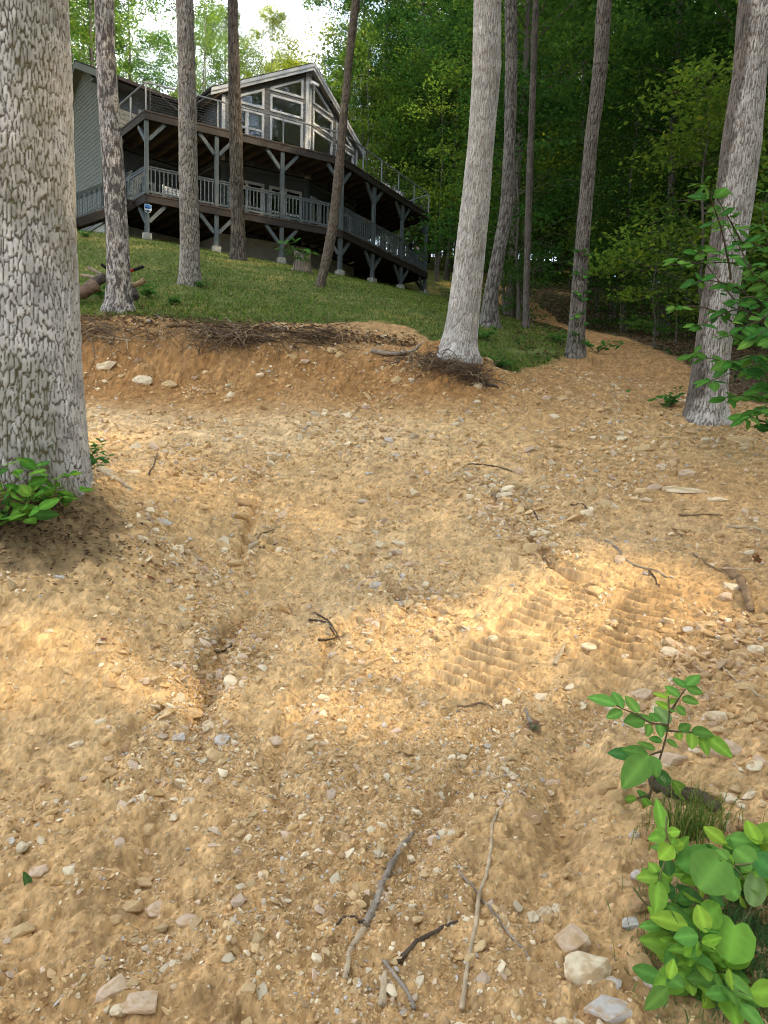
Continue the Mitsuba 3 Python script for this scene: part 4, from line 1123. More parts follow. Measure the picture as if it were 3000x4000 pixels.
for i, (x, y, k, s, tn) in enumerate([(-3.2, 43.5, 'tall_a', .62, 'mid'), (-.6, 46, 'tall_b', .9, 'mid'), (1.8, 43, 'tall_a', 1.0, 'dark'), (-2.2, 49, 'tall_b', 1.0, 'light'), (.8, 51, 'tall_a', 1.05, 'mid'), (-4.6, 47.5, 'under_c', 1.3, 'yellow'), (2.6, 39.5, 'under_c', 1.2, 'mid'), (1.0, 42, 'under_a', 1.3, 'light'), (3.4, 41.5, 'under_c', 1.3, 'mid'), (-1.6, 42.2, 'under_c', 1.25, 'light'), (4.6, 37.5, 'under_c', 1.1, 'mid')]):
    plant_tree(k, 'forest_tree' if k[0] == 't' else 'understory_tree', x, y, s, 37 * i, tn, (.10, .085, .07), WOODLAB['tall' if k[0] == 't' else 'under'], 'trees of the dark woods' if k[0] == 't' else 'understory trees of the dark woods')
for i, (x, y, s) in enumerate([(4.4, 25.2, 1.05), (5.4, 28.5, 1.0)]):  # two trees added so their crowns shade the front gable
    plant_tree(['tall_a', 'tall_b'][i % 2], 'forest_tree', x, y, s, 70 * i, 'mid', (.10, .085, .07), WOODLAB['tall'], 'trees of the dark woods')
plant_tree('under_b', 'understory_tree', 6.9, 15.2, 1.0, 70, 'light', (.10, .085, .07), 'maple with light green layered leaves in front of the dark woods above the track')
print(N)

# ------------------------------------------------------------------ stones
TONES = {'tan': (.47, .335, .175), 'pale': (.58, .485, .33), 'orange': (.43, .28, .13), 'grey': (.43, .40, .355), 'rose': (.49, .37, .26), 'brown': (.30, .19, .10)}


def hull_pts(rg, n, flat=.7, box_=.5):
    p = rg.normal(size=(n, 3)); p /= np.linalg.norm(p, axis=1, keepdims=True)
    p = np.sign(p) * np.abs(p) ** box_ * (.88 + .14 * rg.random((n, 1)))
    p /= np.abs(p).max(0)
    h = trimesh.convex.convex_hull(p * [1, 1, flat])
    return np.array(h.vertices), np.array(h.faces)


def rock_mesh(seed, n=16, flat=.7, sub=0, amp=.06):
    rg = rng_of(seed)
    v, f = hull_pts(rg, n, flat, .55 + .4 * rg.random())
    if sub:
        m = trimesh.Trimesh(v, f, process=True)
        for _ in range(sub):
            m = m.subdivide()
        v, f = np.array(m.vertices), np.array(m.faces)
        c = v.mean(0); d = v - c
        d = d * (1 + amp * 2 * (meshkit.fbm(v * 2.3 + seed, 4, seed) - .5)[:, None])
        sh = trimesh.Trimesh(c + d, f, process=False)
        trimesh.smoothing.filter_laplacian(sh, iterations=1, lamb=.35)
        v = np.array(sh.vertices)
    return v, f


_rocks = {}


def rock_ply(i, tone, big=False):
    k = (i, tone, big)
    if k not in _rocks:
        v, f = rock_mesh(300 + i, 22 if not big else 20, .6 + .25 * ((i * 37) % 10) / 10, 3 if big else 1, .10)
        n = meshkit.fbm(v * (2.5 if big else 2) + i, 4, i)
        n2 = meshkit.fbm(v * 9 + i, 3, i + 4)
        b = np.array(TONES[tone]); dirt = np.array([.36, .225, .105])
        kd = sm(.40, .68, n + .25 * (v[:, 2] < -.1))[:, None]
        c = (b * (1 - kd * .75) + dirt * kd * .75) * (.8 + .4 * n2[:, None])
        _rocks[k] = mikit.ply((v, f), 'm_soil', smooth=38 if False else False, color=c)
    return _rocks[k]


def lay_rock(key, P, size, rot, tilt, i, tone, big=False, sink=.3):
    """size = half extents; the stone sits in the dirt to a third of its height, tipped with the slope."""
    n = slope_n(np.array([P[0]]), np.array([P[1]]))[0]
    ax = np.cross([0, 0, 1], n); ang = math.degrees(math.acos(np.clip(n[2], -1, 1)))
    M = T4().translate([float(P[0]), float(P[1]), float(P[2] + size[2] * (.6 - 2 * sink))])
    if np.linalg.norm(ax) > 1e-6:
        M = M.rotate((ax / np.linalg.norm(ax)).tolist(), ang)
    M = M.rotate([0, 0, 1], float(rot)).rotate([1, 0, 0], float(tilt)).scale([float(s) for s in size])
    scene[key] = {**rock_ply(i, tone, big), 'to_world': M}


# the stones that stand out: pixel, half length, half width, half height, turn, tone, label
ROCKS = [
    (418, 1450, .165, .10, .075, 20, 'pale', 'large pale slab sticking out of the bank right of the left oak'), (559, 1494, .165, .11, .085, 5, 'pale', 'blocky pale boulder at the foot of the bank, the largest there'), (664, 1502, .14, .10, .05, 0, 'tan', 'flat tan rock at the foot of the bank, right of the blocky pale boulder'), (478, 1480, .08, .05, .05, 60, 'tan', 'small tan rock leaning between the two pale boulders in the bank'),
    (2032, 2092, .085, .07, .055, 10, 'pale', 'roundish pale rock at the head of the crack, upper right of the slope'), (1941, 2020, .07, .05, .03, 0, 'tan', 'low tan rock just above the roundish pale rock on the upper slope'), (1465, 2300, .055, .045, .035, 0, 'grey', 'light grey rock in the middle of the slope beside a short gully'), (1552, 2358, .05, .04, .03, 20, 'grey', 'second grey rock below the orange stone in the middle of the slope'), (1535, 2322, .035, .03, .03, 0, 'orange', 'small orange stone between two grey rocks in the middle of the slope'),
    (1290, 2540, .06, .05, .035, 15, 'orange', 'smooth orange tan rock left of the middle beside dark twigs'), (1300, 2570, .03, .025, .03, 0, 'grey', 'small grey rock against the smooth orange tan rock left of middle'), (1925, 2522, .035, .03, .035, 30, 'pale', 'pale cube like stone in the sunlit track prints'),
    (2509, 2738, .075, .05, .035, 10, 'rose', 'rosy flat rock directly behind the leafy sapling'), (2465, 2540, .07, .055, .05, 0, 'tan', 'knobbly tan rock above the leafy sapling at the edge of the track prints'), (2822, 2966, .085, .06, .055, -20, 'rose', 'blocky rosy rock right of the leafy sapling'), (2359, 3086, .075, .045, .05, 0, 'orange', 'upper of two orange rocks left of the sapling stem'), (2405, 3150, .07, .05, .055, 35, 'orange', 'lower of two orange rocks left of the sapling stem'), (2952, 2550, .06, .05, .06, 0, 'pale', 'pale angular rock at the right edge above the sapling'),
    (2234, 3735, .055, .05, .05, 30, 'rose', 'chunky rosy rock left of the vine, second from the bottom'), (2290, 3865, .07, .055, .055, -15, 'pale', 'large cream rock with an orange side at the lower right'), (2369, 3990, .07, .05, .04, 5, 'grey', 'half buried grey rock at the bottom edge below the cream rock'), (2393, 3896, .03, .022, .022, 60, 'grey', 'small blue grey stone right of the cream rock'), (2499, 3824, .042, .036, .036, 0, 'orange', 'rounded orange stone under the vine leaves'), (2557, 3872, .032, .026, .022, 0, 'grey', 'rounded grey stone under the lowest vine leaves'), (2462, 3645, .03, .022, .03, 0, 'grey', 'light grey stone beside the vine, halfway up'), (2480, 3476, .024, .018, .02, 40, 'grey', 'blue grey gravel stone beside the upper vine leaves'), (2475, 3322, .022, .018, .022, 40, 'grey', 'blue grey gravel stone below the sapling'), (2492, 3608, .04, .03, .028, 10, 'brown', 'brown stone half hidden under the vine leaves'),
    (2122, 3568, .034, .027, .026, 10, 'pale', 'left stone of a pale pair lying left of the vine'), (2176, 3556, .024, .020, .024, 70, 'pale', 'right stone of a pale pair lying left of the vine'),
    (683, 3212, .022, .030, .026, 20, 'pale', 'upright cream stone on the lower left, right of the crusty stone group'), (738, 3155, .030, .024, .022, 0, 'pale', 'pale stone just above the upright cream stone on the lower left'), (510, 3544, .042, .034, .024, 30, 'tan', 'left of two broad flat stones side by side on the lower left'), (615, 3552, .045, .036, .026, -20, 'rose', 'right of two broad flat stones side by side on the lower left'), (69, 3670, .055, .026, .022, 40, 'tan', 'long narrow stone by the left edge near the bottom'), (557, 3428, .05, .03, .014, 0, 'tan', 'flat crusted stone above the two broad flat stones'), (152, 3443, .036, .03, .022, 40, 'rose', 'rosy stone by the left edge beside a green leaf'), (434, 3906, .05, .034, .022, 30, 'rose', 'large rosy stone at the bottom left corner group'), (474, 3972, .03, .028, .02, 0, 'pale', 'round pale stone at the bottom edge on the left'), (557, 3976, .05, .04, .022, 0, 'rose', 'speckled rosy stone at the bottom edge, right of the round pale stone'), (1143, 3237, .026, .024, .02, 0, 'pale', 'single cream stone in the lower middle of the slope'),
    (297, 2928, .038, .034, .022, 10, 'pale', 'pale stone standing alone on the left side of the slope'), (702, 2913, .038, .03, .03, 10, 'grey', 'grey wedge shaped stone at the foot of the left gully'), (868, 2921, .040, .044, .034, 20, 'grey', 'broad grey stone right of the wedge shaped stone in the left gully'), (817, 2838, .042, .07, .034, -20, 'pale', 'tall cream stone standing in the left gully'), (745, 2770, .07, .05, .030, 20, 'tan', 'sloping tan slab on the left rim of the gully'), (629, 2056, .10, .06, .024, 0, 'grey', 'flat grey stone on the upper left slope, right of the oak'), (904, 2466, .05, .04, .03, 30, 'pale', 'pale stone at the top of the left gully'), (853, 2648, .09, .04, .022, 20, 'tan', 'tilted flat tan stone in the middle of the left gully'),
    (2674, 1926, .24, .06, .03, -18, 'pale', 'long pale slab lying on the right side of the upper slope'), (2800, 1962, .11, .06, .03, -10, 'pale', 'short pale slab at the lower end of the long slab'), (2890, 1728, .22, .12, .05, -12, 'tan', 'flat tan slab at the edge of the woods right of the leaning oak'), (2680, 1865, .085, .07, .075, 20, 'rose', 'upright rosy rock above the long pale slab'), (2510, 1765, .14, .08, .07, 0, 'tan', 'rounded tan rock in a row of stones below the leaning oak'), (2030, 1650 + 60, .12, .06, .035, 0, 'tan', 'low tan rock on the flat part of the track near the middle'), (2840, 2345, .055, .045, .05, 20, 'rose', 'rosy rock against the lower end of the rotting log at the right edge'), (2900, 1765, .05, .04, .03, 0, 'pale', 'small pale stone below the flat tan slab'), (1905, 1420, .11, .07, .06, 0, 'tan', 'tan rock at the foot of the pale middle oak'), (600, 1745, .16, .09, .035, 10, 'tan', 'low broad rock on the flat ground below the bank'), (1070, 1790, .13, .04, .03, -15, 'pale', 'thin pale sliver of stone on the upper slope left of middle'), (1240, 1740, .06, .05, .04, 0, 'orange', 'small orange stone on the upper slope left of middle')]
_taken = []
for i, (px, py, a, b, c, rot, tone, lab) in enumerate(ROCKS):
    P = hit(px, py)
    k = key_of('rock')
    lay_rock(k, P, (a, b, c), rot, 6 * math.sin(i * 2.1), i, tone, True, .22)
    tag(k, lab, 'rock')
    _taken.append((P[0], P[1], max(a, b)))
_taken = np.array(_taken)
_rg = rng_of(91)


def open_spot(rmin, rmax, rg):
    while True:
        r = math.exp(math.log(rmin) + (math.log(rmax) - math.log(rmin)) * rg.random() ** .9); th = (rg.random() - .5) * 2 * .53
        x, y = r * math.sin(th), r * math.cos(th)
        if bare_w(np.array([x]), np.array([y]))[0] < .6 or np.min(np.hypot(_taken[:, 0] - x, _taken[:, 1] - y) - _taken[:, 2]) < .02:
            continue
        return x, y, r


# 300 loose stones, more of them along the gullies
n_st = 0
lines = [p for p, w_, d_ in RILLS]
while n_st < 300:
    if n_st % 5 == 4:
        q = hit0(2450 + 540 * _rg.random(), 2420 + 850 * _rg.random()); x, y = q[0], q[1]; r = 1.25 * math.hypot(x, y)
    elif n_st % 2 == 0:
        x, y, r = open_spot(1.6, 11.3, _rg)
    else:
        ln = lines[_rg.integers(len(lines))]; s = _rg.random() * (len(ln) - 1); a, b = np.array(ln[int(s)]), np.array(ln[int(s) + 1])
        q = a + (b - a) * (s % 1) + _rg.normal(size=3) * .13
        x, y = q[0], q[1]; r = math.hypot(x, y)
    sz = float(np.clip(.0072 * r * (.7 + abs(_rg.normal()) * .6), .013, .10))
    z = float(height(np.array([x]), np.array([y]))[0])
    k = key_of('stone')
    tone = ['tan', 'pale', 'tan', 'rose', 'pale', 'orange', 'tan', 'grey', 'brown', 'tan'][_rg.integers(10)]
    lay_rock(k, (x, y, z), (sz * (.8 + .5 * _rg.random()), sz * (.6 + .3 * _rg.random()), sz * (.4 + .35 * _rg.random())), _rg.random() * 360, _rg.normal() * 10, int(_rg.integers(24)), tone, False, .25)
    tag(k, 'small angular stone lying loose on the bare dirt slope', 'stone', 'small stones strewn over the dirt slope')
    n_st += 1

# gravel and crumbs of earth: far too many to count
def crumbs(key, n, seed, lo, hi, cols, lab, npts=10, rill=.25, rmax=12.5, rmin=1.45, sink=.25, flat=.7, src=None, jit=.16):
    rg = rng_of(seed)
    shapes = [hull_pts(rg, npts, flat, .8 + .3 * rg.random()) for _ in range(16)]
    m = int(n * 2.2)
    r = np.exp(math.log(rmin) + (math.log(rmax) - math.log(rmin)) * rg.random(m)); th = (rg.random(m) - .5) * 1.12
    x, y = r * np.sin(th), r * np.cos(th)
    k = int(m * rill)
    lines_ = src or lines
    li = rg.integers(len(lines_), size=k)
    for j in range(k):
        ln = lines_[li[j]]; s = rg.random() * (len(ln) - 1); a, b = np.array(ln[int(s)]), np.array(ln[int(s) + 1])
        q = a + (b - a) * (s % 1); g = rg.normal(size=2) * jit; x[j], y[j] = q[0] + g[0], q[1] + g[1]
    dens = fbm2(x, y, .5, 3, 71)
    ok = (bare_w(x, y) > .5) & ((on_track(x, y) < .5) | (rg.random(m) < .2)) & (rg.random(m) < .12 + 1.6 * sm(.42, .72, dens))
    x, y = x[ok][:n], y[ok][:n]; r = np.hypot(x, y); n = len(x)
    sz = np.clip(lo + (hi - lo) * rg.random(n) ** 2.4, 0, 1) * np.clip(r / 3.2, .75, 3.0)
    z = height(x, y)
    V, F, C, off = [], [], [], 0
    sid = rg.integers(len(shapes), size=n); cb = np.array(cols)[rg.integers(len(cols), size=n)] * (.75 + .5 * rg.random((n, 1)))
    for s in range(len(shapes)):
        idx = np.where(sid == s)[0]
        v, f = shapes[s]
        a = rg.random(len(idx)) * 2 * np.pi; ca, sa = np.cos(a), np.sin(a)
        sc = sz[idx, None] * (.65 + .6 * rg.random((len(idx), 3)))
        p = v[None] * sc[:, None]
        q = np.stack([p[..., 0] * ca[:, None] - p[..., 1] * sa[:, None], p[..., 0] * sa[:, None] + p[..., 1] * ca[:, None], p[..., 2]], -1)
        tl = rg.normal(size=(len(idx), 2)) * .35
        q[..., 2] += q[..., 0] * tl[:, :1] + q[..., 1] * tl[:, 1:]
        q += np.stack([x[idx], y[idx], z[idx] + sz[idx] * flat * (.5 - sink * 1.6)], -1)[:, None]
        V.append(q.reshape(-1, 3)); F.append((f[None] + (np.arange(len(idx)) * len(v))[:, None, None]).reshape(-1, 3) + off); off += len(idx) * len(v)
        C.append(np.repeat(cb[idx], len(v), 0))
    put(key, (np.vstack(V), np.vstack(F)), 'm_soil', False, np.clip(np.vstack(C), .01, .9))
    tag(key, lab, kind='stuff')


crumbs('gravel', 30000, 7, .003, .013, [TONES['tan'], TONES['pale'], TONES['tan'], TONES['rose'], TONES['orange'], TONES['pale'], TONES['grey'], TONES['tan'], TONES['tan'], TONES['pale']], 'fine tan gravel scattered over the bare dirt slope')
crumbs('soil_crumbs', 60000, 8, .003, .013, [(.46, .305, .145), (.50, .335, .17), (.42, .265, .12), (.36, .22, .095)], 'crumbs of tan earth lying on the bare dirt slope', rill=.12, sink=.45)

# ------------------------------------------------------------------ sticks, roots, logs
def on_ground(pts, lift=.5, rad=.01):
    out = []
    for p in pts:
        P = hit(*p[:2]); out.append(P + np.array([0, 0, lift * (p[2] if len(p) > 2 else rad)]))
    return np.array(out)


def smooth_line(P, n):
    P = np.asarray(P, float)
    s = np.concatenate([[0], np.cumsum(np.linalg.norm(np.diff(P, axis=0), axis=1))])
    t = np.linspace(0, s[-1], n)
    Q = np.stack([np.interp(t, s, P[:, i]) for i in range(3)], 1)
    return gaussian_filter(Q, [max(.6, n / len(P) / 3), 0], mode='nearest')


WOODS_C = {'pale': (.40, .31, .20), 'grey': (.24, .20, .155), 'dark': (.075, .055, .038), 'brown': (.19, .125, .07)}


crumbs('pebbles', 3300, 9, .009, .032, [TONES['tan'], TONES['pale'], TONES['tan'], TONES['rose'], TONES['orange'], TONES['tan'], TONES['pale'], (.44, .30, .16)], 'loose tan pebbles strewn over the dirt slope and the cut bank', 15, .30, 12.0, 1.5, .30, .62)
crumbs('rubble', 1150, 10, .008, .036, [(.45, .30, .15), (.42, .26, .115), (.47, .33, .20), (.38, .235, .11), (.44, .285, .135)], 'broken tan rubble along the right edge of the slope', 14, 1.0, 6, 1.5, .38, .7, src=[[np.array(hit0(*q)) for q in pp] for pp in ([(2600, 2450), (2750, 2700), (2850, 2950), (2900, 3150)], [(2900, 2400), (2950, 2650), (2980, 2950)], [(2500, 2560), (2650, 2600), (2800, 2780)], [(2420, 3050), (2620, 3250), (2800, 3330), (2980, 3350)])], jit=.14)


def stick(px, r0, r1, tone, lab, name='stick', category='stick', n=22, sides=7, wob=.22, seed=0, lift=.55, branches=()):
    rg = rng_of(500 + seed)
    P = smooth_line(on_ground(px, lift, r0), n)
    P[:, :2] += (np.cumsum(rg.normal(size=(n, 2)), 0) * r0 * .12)
    P[:, 2] = np.maximum(P[:, 2], height(P[:, 0], P[:, 1]) + r0 * (lift - .25))
    ms = [tube(P, np.linspace(r0, r1, n) * (1 + (.55 if r0 > .025 else .3) * (gaussian_filter(rg.random(n), 2.0 if r0 > .025 else .6) - .5)), sides, wob * (.35 if r0 > .025 else 1), rg)]
    k = key_of(name)
    v, f = cat(ms)
    put(k, (v, f), 'm_bark', True, vert_noise_cols(v, WOODS_C[tone], .7, (30, 30, 30), seed))
    tag(k, lab, category)
    return k


stick([(1504, 2582), (1440, 2610), (1381, 2651), (1310, 2712), (1254, 2766)], .006, .004, 'pale', 'straight pale twig lying across the middle of the slope', seed=1, lift=1.1)
stick([(2068, 3100), (1947, 3190), (1917, 3299), (1914, 3389), (1893, 3510), (1869, 3552), (1857, 3691), (1821, 3841), (1803, 3995)], .0045, .008, 'pale', 'long thin pale root running down the lower slope to the bottom edge', 'root', 'root', 60, seed=2)
stick([(1779, 3474), (1875, 3576), (1953, 3679), (2074, 3817)], .004, .003, 'grey', 'thin grey root crossing the long pale root on the lower slope', 'root', 'root', 30, seed=3)
stick([(1616, 3272), (1600, 3310), (1562, 3371), (1495, 3492), (1453, 3600), (1420, 3680)], .007, .014, 'grey', 'gnarled grey dead branch on the lower slope, middle of the picture', 'branch', 'branch', 60, 9, .5, 4, .1)
stick([(1425, 3670), (1390, 3720), (1363, 3751), (1345, 3830), (1336, 3890)], .011, .007, 'pale', 'bare pale end piece of the gnarled branch pointing to the bottom', 'branch', 'branch', 30, 8, .35, 5, .15)
stick([(1440, 3640), (1400, 3660), (1330, 3668), (1290, 3690)], .006, .003, 'dark', 'dark side twig left of the gnarled branch', 'stick', 'stick', 16, seed=6)
stick([(1501, 3853), (1495, 3920), (1489, 3995)], .009, .013, 'pale', 'stout pale stick end at the bottom edge in the middle', 'stick', 'stick', 16, 9, .15, 7)
stick([(1489, 3811), (1550, 3884), (1590, 3940), (1612, 3995)], .006, .006, 'grey', 'grey root curving to the bottom edge right of the stout stick', 'root', 'root', 20, seed=8)
stick([(1544, 3823), (1600, 3785), (1646, 3751), (1742, 3703), (1800, 3690)], .008, .004, 'dark', 'dark root slanting up beside the long pale root near the bottom', 'root', 'root', 24, seed=9)
stick([(2354, 2112), (2412, 2153), (2441, 2201), (2489, 2230), (2571, 2254), (2615, 2274)], .010, .006, 'grey', 'wavy grey branch on the upper right of the slope', 'branch', 'branch', 36, 7, .3, 10)
stick([(2533, 2245), (2560, 2280), (2576, 2312)], .009, .004, 'dark', 'short dark fork below the wavy grey branch', 'branch', 'branch', 14, seed=11)
stick([(2205, 1970), (2240, 1985), (2280, 1975), (2300, 2005), (2318, 2012)], .009, .006, 'dark', 'dark crooked twig on the upper right of the slope', 'stick', 'stick', 20, seed=12)
stick([(1820, 1822), (1880, 1832), (1950, 1838), (2030, 1860)], .008, .005, 'dark', 'thin dark stick on the flat top of the slope right of middle', 'stick', 'stick', 20, seed=13)
stick([(2070, 1990), (2090, 2020), (2105, 2048)], .012, .007, 'dark', 'short dark stick right of the roundish pale rock', 'stick', 'stick', 12, seed=14)
stick([(2640, 2015), (2700, 2025), (2760, 2022), (2830, 2025)], .010, .006, 'brown', 'brown root below the long pale slab on the right', 'root', 'root', 20, seed=15)
stick([(2830, 2060), (2890, 2072), (2940, 2068), (2999, 2092)], .012, .010, 'pale', 'pale bent root at the right edge above the rotting log', 'root', 'root', 20, seed=16)
stick([(2700, 2180), (2760, 2215), (2830, 2250)], .010, .006, 'brown', 'brown stick leading to the rotting log', 'stick', 'stick', 16, seed=17)
stick([(2700, 2236), (2725, 2205), (2740, 2185)], .006, .004, 'pale', 'short pale twig standing out left of the rotting log', 'stick', 'stick', 10, seed=18, lift=1.4)
stick([(2800, 2275), (2870, 2270), (2950, 2278)], .007, .005, 'pale', 'pale twig lying across the rotting log', 'stick', 'stick', 14, seed=19, lift=12)
stick([(2832, 2226), (2875, 2269), (2894, 2307), (2923, 2351), (2942, 2409)], .040, .022, 'brown', 'short rotting log with flaking bark at the right edge', 'log', 'log', 40, 14, .35, 20, .35)
stick([(2470, 3030), (2489, 3045), (2634, 3117), (2779, 3175), (2923, 3218)], .034, .022, 'dark', 'dark rotting log half buried behind the vine at the right edge', 'log', 'log', 50, 14, .30, 21, .2)
stick([(2790, 2585), (2850, 2640), (2905, 2690), (3000, 2740)], .006, .005, 'pale', 'thin pale root among the stones at the right edge above the sapling', 'root', 'root', 24, seed=22)
stick([(380, 1845), (430, 1870), (480, 1905), (525, 1940)], .030, .018, 'pale', 'weathered pale root running down from the foot of the left oak', 'root', 'root', 24, 10, .3, 23, .4)
stick([(580, 1875), (600, 1840), (615, 1780)], .010, .005, 'dark', 'dark twig sticking up on the slope right of the left oak', 'stick', 'stick', 12, seed=24, lift=3)
stick([(2090, 2870), (2060, 2830), (2040, 2790)], .012, .006, 'grey', 'short grey stick under the lobed fallen leaf', 'stick', 'stick', 12, seed=25)
stick([(2165, 2620), (2190, 2580), (2210, 2545)], .012, .008, 'pale', 'pale chip of wood standing in the sunlit track prints', 'stick', 'stick', 10, 8, .3, 26, 1.2)
stick([(1780, 2770), (1820, 2778), (1870, 2772), (1930, 2780)], .006, .004, 'brown', 'brown twig in the sunlit patch, right of middle', 'stick', 'stick', 12, seed=27)
stick([(960, 2480), (890, 2500), (830, 2540)], .008, .004, 'dark', 'dark twig beside the head of the left gully', 'stick', 'stick', 12, seed=28)
for j, (a, b) in enumerate([((1000, 2120), (1080, 2080)), ((1200, 2430), (1320, 2500)), ((1010, 2160), (1090, 2130)), ((1240, 2520), (1330, 2470)), ((1220, 2400), (1330, 2540))]):
    stick([a, ((a[0] + b[0]) / 2 + 14, (a[1] + b[1]) / 2 - 10), b], .008, .004, 'dark', ['upper dark rootlet in the twig clump on the upper slope left of middle', 'long dark rootlet in the twig clump on the middle of the slope', 'lower dark rootlet in the twig clump on the upper slope left of middle', 'rising dark rootlet in the twig clump on the middle of the slope', 'steep dark rootlet in the twig clump on the middle of the slope'][j], 'rootlet', 'root', 16, 6, .4, 30 + j, 1.0)

# the torn roots along the cut edge of the bank, and under the middle oak
def root_mat(key, n, seed, x0, x1, yz, lab, r=(.004, .016), L=(.25, .9), hang=.6, dirs=None, spread=(.10, .14)):
    rg = rng_of(seed); ms, cs = [], []
    for i in range(n):
        while True:
            x = x0 + (x1 - x0) * rg.random()
            if rg.random() < .15 + 1.6 * sm(.38, .62, meshkit.fbm(np.array([[x * 1.7, seed, 0.]]), 3, 9)[0]):
                break
        y, z = yz(x); z += .34 * (meshkit.fbm(np.array([[x * 1.1, seed + 3., 0.]]), 3, 8)[0] - .5); y += rg.normal() * spread[0]; z += rg.normal() * spread[1]
        a = rg.choice([0, np.pi]) + rg.normal() * .5
        d = np.array([math.cos(a), -.25 + .25 * rg.normal(), -.15 * hang + .22 * rg.normal()])
        ln = L[0] + (L[1] - L[0]) * rg.random() ** 1.7
        P = bend_line([x, y, z], d, ln, 7, rg, .28, -.04 * hang)
        g = height(P[:, 0], P[:, 1])
        P[:, 2] = np.maximum(P[:, 2], g + .004)
        P[:, 2] = np.minimum(P[:, 2], g + .30)
        r0 = r[0] + (r[1] - r[0]) * rg.random() ** 3
        v, f = tube(P, np.linspace(r0, r0 * .3, len(P)), 5, .25, rg)
        ms.append((v, f)); b = np.array([(.10, .066, .04), (.15, .10, .062), (.23, .165, .10), (.075, .05, .032)][rg.integers(4)])
        cs.append(np.broadcast_to(b, (len(v), 3)) * (.8 + .4 * rg.random((len(v), 1))))
    v, f = cat(ms)
    put(key, (v, f), 'm_bark', True, np.vstack(cs)); tag(key, lab, kind='stuff')


_edge = np.array([at_y(px, py, y) for px, py, y in [(150, 1285, 11.3), (300, 1290, 11.25), (500, 1300, 11.25), (750, 1305, 11.3), (1000, 1305, 11.4), (1200, 1310, 11.5), (1350, 1330, 11.6)]])
edge_fn = lambda x: (np.interp(x, _edge[:, 0], _edge[:, 1]), np.interp(x, _edge[:, 0], _edge[:, 2]))
root_mat('root_mat', 760, 41, -6.0, -.9, edge_fn, 'tangle of torn dark roots hanging from the cut edge of the bank', spread=(.12, .13))
_mnd = np.array([at_y(1560, 1440, 10.9), at_y(1700, 1450, 10.7), at_y(1830, 1490, 10.6)])
root_mat('root_mat_001', 520, 42, .15, 1.45, lambda x: (np.interp(x, _mnd[:, 0], _mnd[:, 1]), np.interp(x, _mnd[:, 0], _mnd[:, 2]) + .06), 'mound of matted roots and earth below the pale middle oak', L=(.2, .6), spread=(.13, .10))
for j, (pts, r0, tn, lab) in enumerate([([(640, 1285), (720, 1275), (790, 1282), (860, 1300)], .035, 'brown', 'thick split brown root in the middle of the bank edge'), ([(330, 1300), (420, 1325), (520, 1335)], .022, 'pale', 'pale root sloping along the bank edge right of the left oak'), ([(1060, 1275), (1130, 1300), (1220, 1305)], .022, 'grey', 'grey root at the right end of the bank edge'), ([(480, 1300), (500, 1340), (495, 1370)], .014, 'pale', 'pale root hanging down the bank below the mottled oak'), ([(880, 1240), (905, 1265), (920, 1285)], .018, 'grey', 'short grey stick standing on the bank edge'), ([(1440, 1395), (1530, 1408), (1620, 1400), (1680, 1375)], .035, 'grey', 'grey surface root running left from the middle oak'), ([(1700, 1480), (1780, 1475), (1850, 1490)], .025, 'brown', 'broken brown root on the mound below the middle oak'), ([(1900, 1515), (1940, 1525), (1960, 1530)], .03, 'dark', 'dark chunk of root right of the root mound'), ([(600, 1230), (630, 1255), (640, 1275)], .014, 'grey', 'mossy grey stick on the grass edge above the bank')]):
    stick(pts, r0, r0 * .55, tn, lab, 'root', 'root', 22, 9, .35, 60 + j, .9)

# ------------------------------------------------------------------ leaves built one by one
def leaf_mesh(base, tip, nor, width, kind='oval', droop=.12, fold=.16, col=(.07, .19, .03), rg=None, nl=8):
    """One leaf: a folded, drooping blade from base to tip; returns (mesh, colours)."""
    base, tip = np.asarray(base, float), np.asarray(tip, float)
    ax = tip - base; L = np.linalg.norm(ax); ax = ax / L
    nor = np.asarray(nor, float) - ax * np.dot(nor, ax); nor /= np.linalg.norm(nor) + 1e-9
    sd = np.cross(nor, ax)
    t = np.linspace(0, 1, nl + 1)
    if kind == 'heart':
        w = np.sqrt(np.clip(1 - ((t - .40) / .62) ** 2, 0, 1)); w[0] = .55
    elif kind == 'lance':
        w = np.sin(np.pi * t ** .85) ** 1.1
    else:
        w = np.sin(np.pi * np.clip(t * .96 + .02, 0, 1) ** .82) ** .8
    w = w * width * .5
    if rg is not None:
        w = w * (1 + .10 * (rg.random(nl + 1) - .5))
    cols_ = 5
    s = np.array([-1, -.5, 0, .5, 1.0])
    V, C = [], []
    for i in range(nl + 1):
        for q in s:
            back = -.16 * L if (kind == 'heart' and i == 0 and abs(q) > .4) else 0
            p = base + ax * (L * t[i] + back) + sd * (w[i] * q) + nor * (fold * abs(q) * w[i] - droop * L * t[i] ** 2 + (.015 * L * (-1) ** i if abs(q) == .5 else 0))
            V.append(p)
            C.append(np.array(col) * (1.45 if q == 0 else 1.0 + .10 * (-1) ** i * .5 * (abs(q) == .5)))
    F = []
    for i in range(nl):
        for j in range(cols_ - 1):
            a, b, c, d = i * cols_ + j, i * cols_ + j + 1, (i + 1) * cols_ + j + 1, (i + 1) * cols_ + j
            F += [[a, b, c], [a, c, d]]
    C = np.clip(np.array(C), .004, .9)
    return (np.array(V), np.array(F)), C


def to_plane(px, py, P, n):
    d = ray(px, py)
    return d * (np.dot(P, n) / np.dot(d, n))


def leaf_col(rg, base):
    return np.array(base) * (.8 + .4 * rg.random()) * np.array([1 + .25 * (rg.random() - .5), 1, 1])


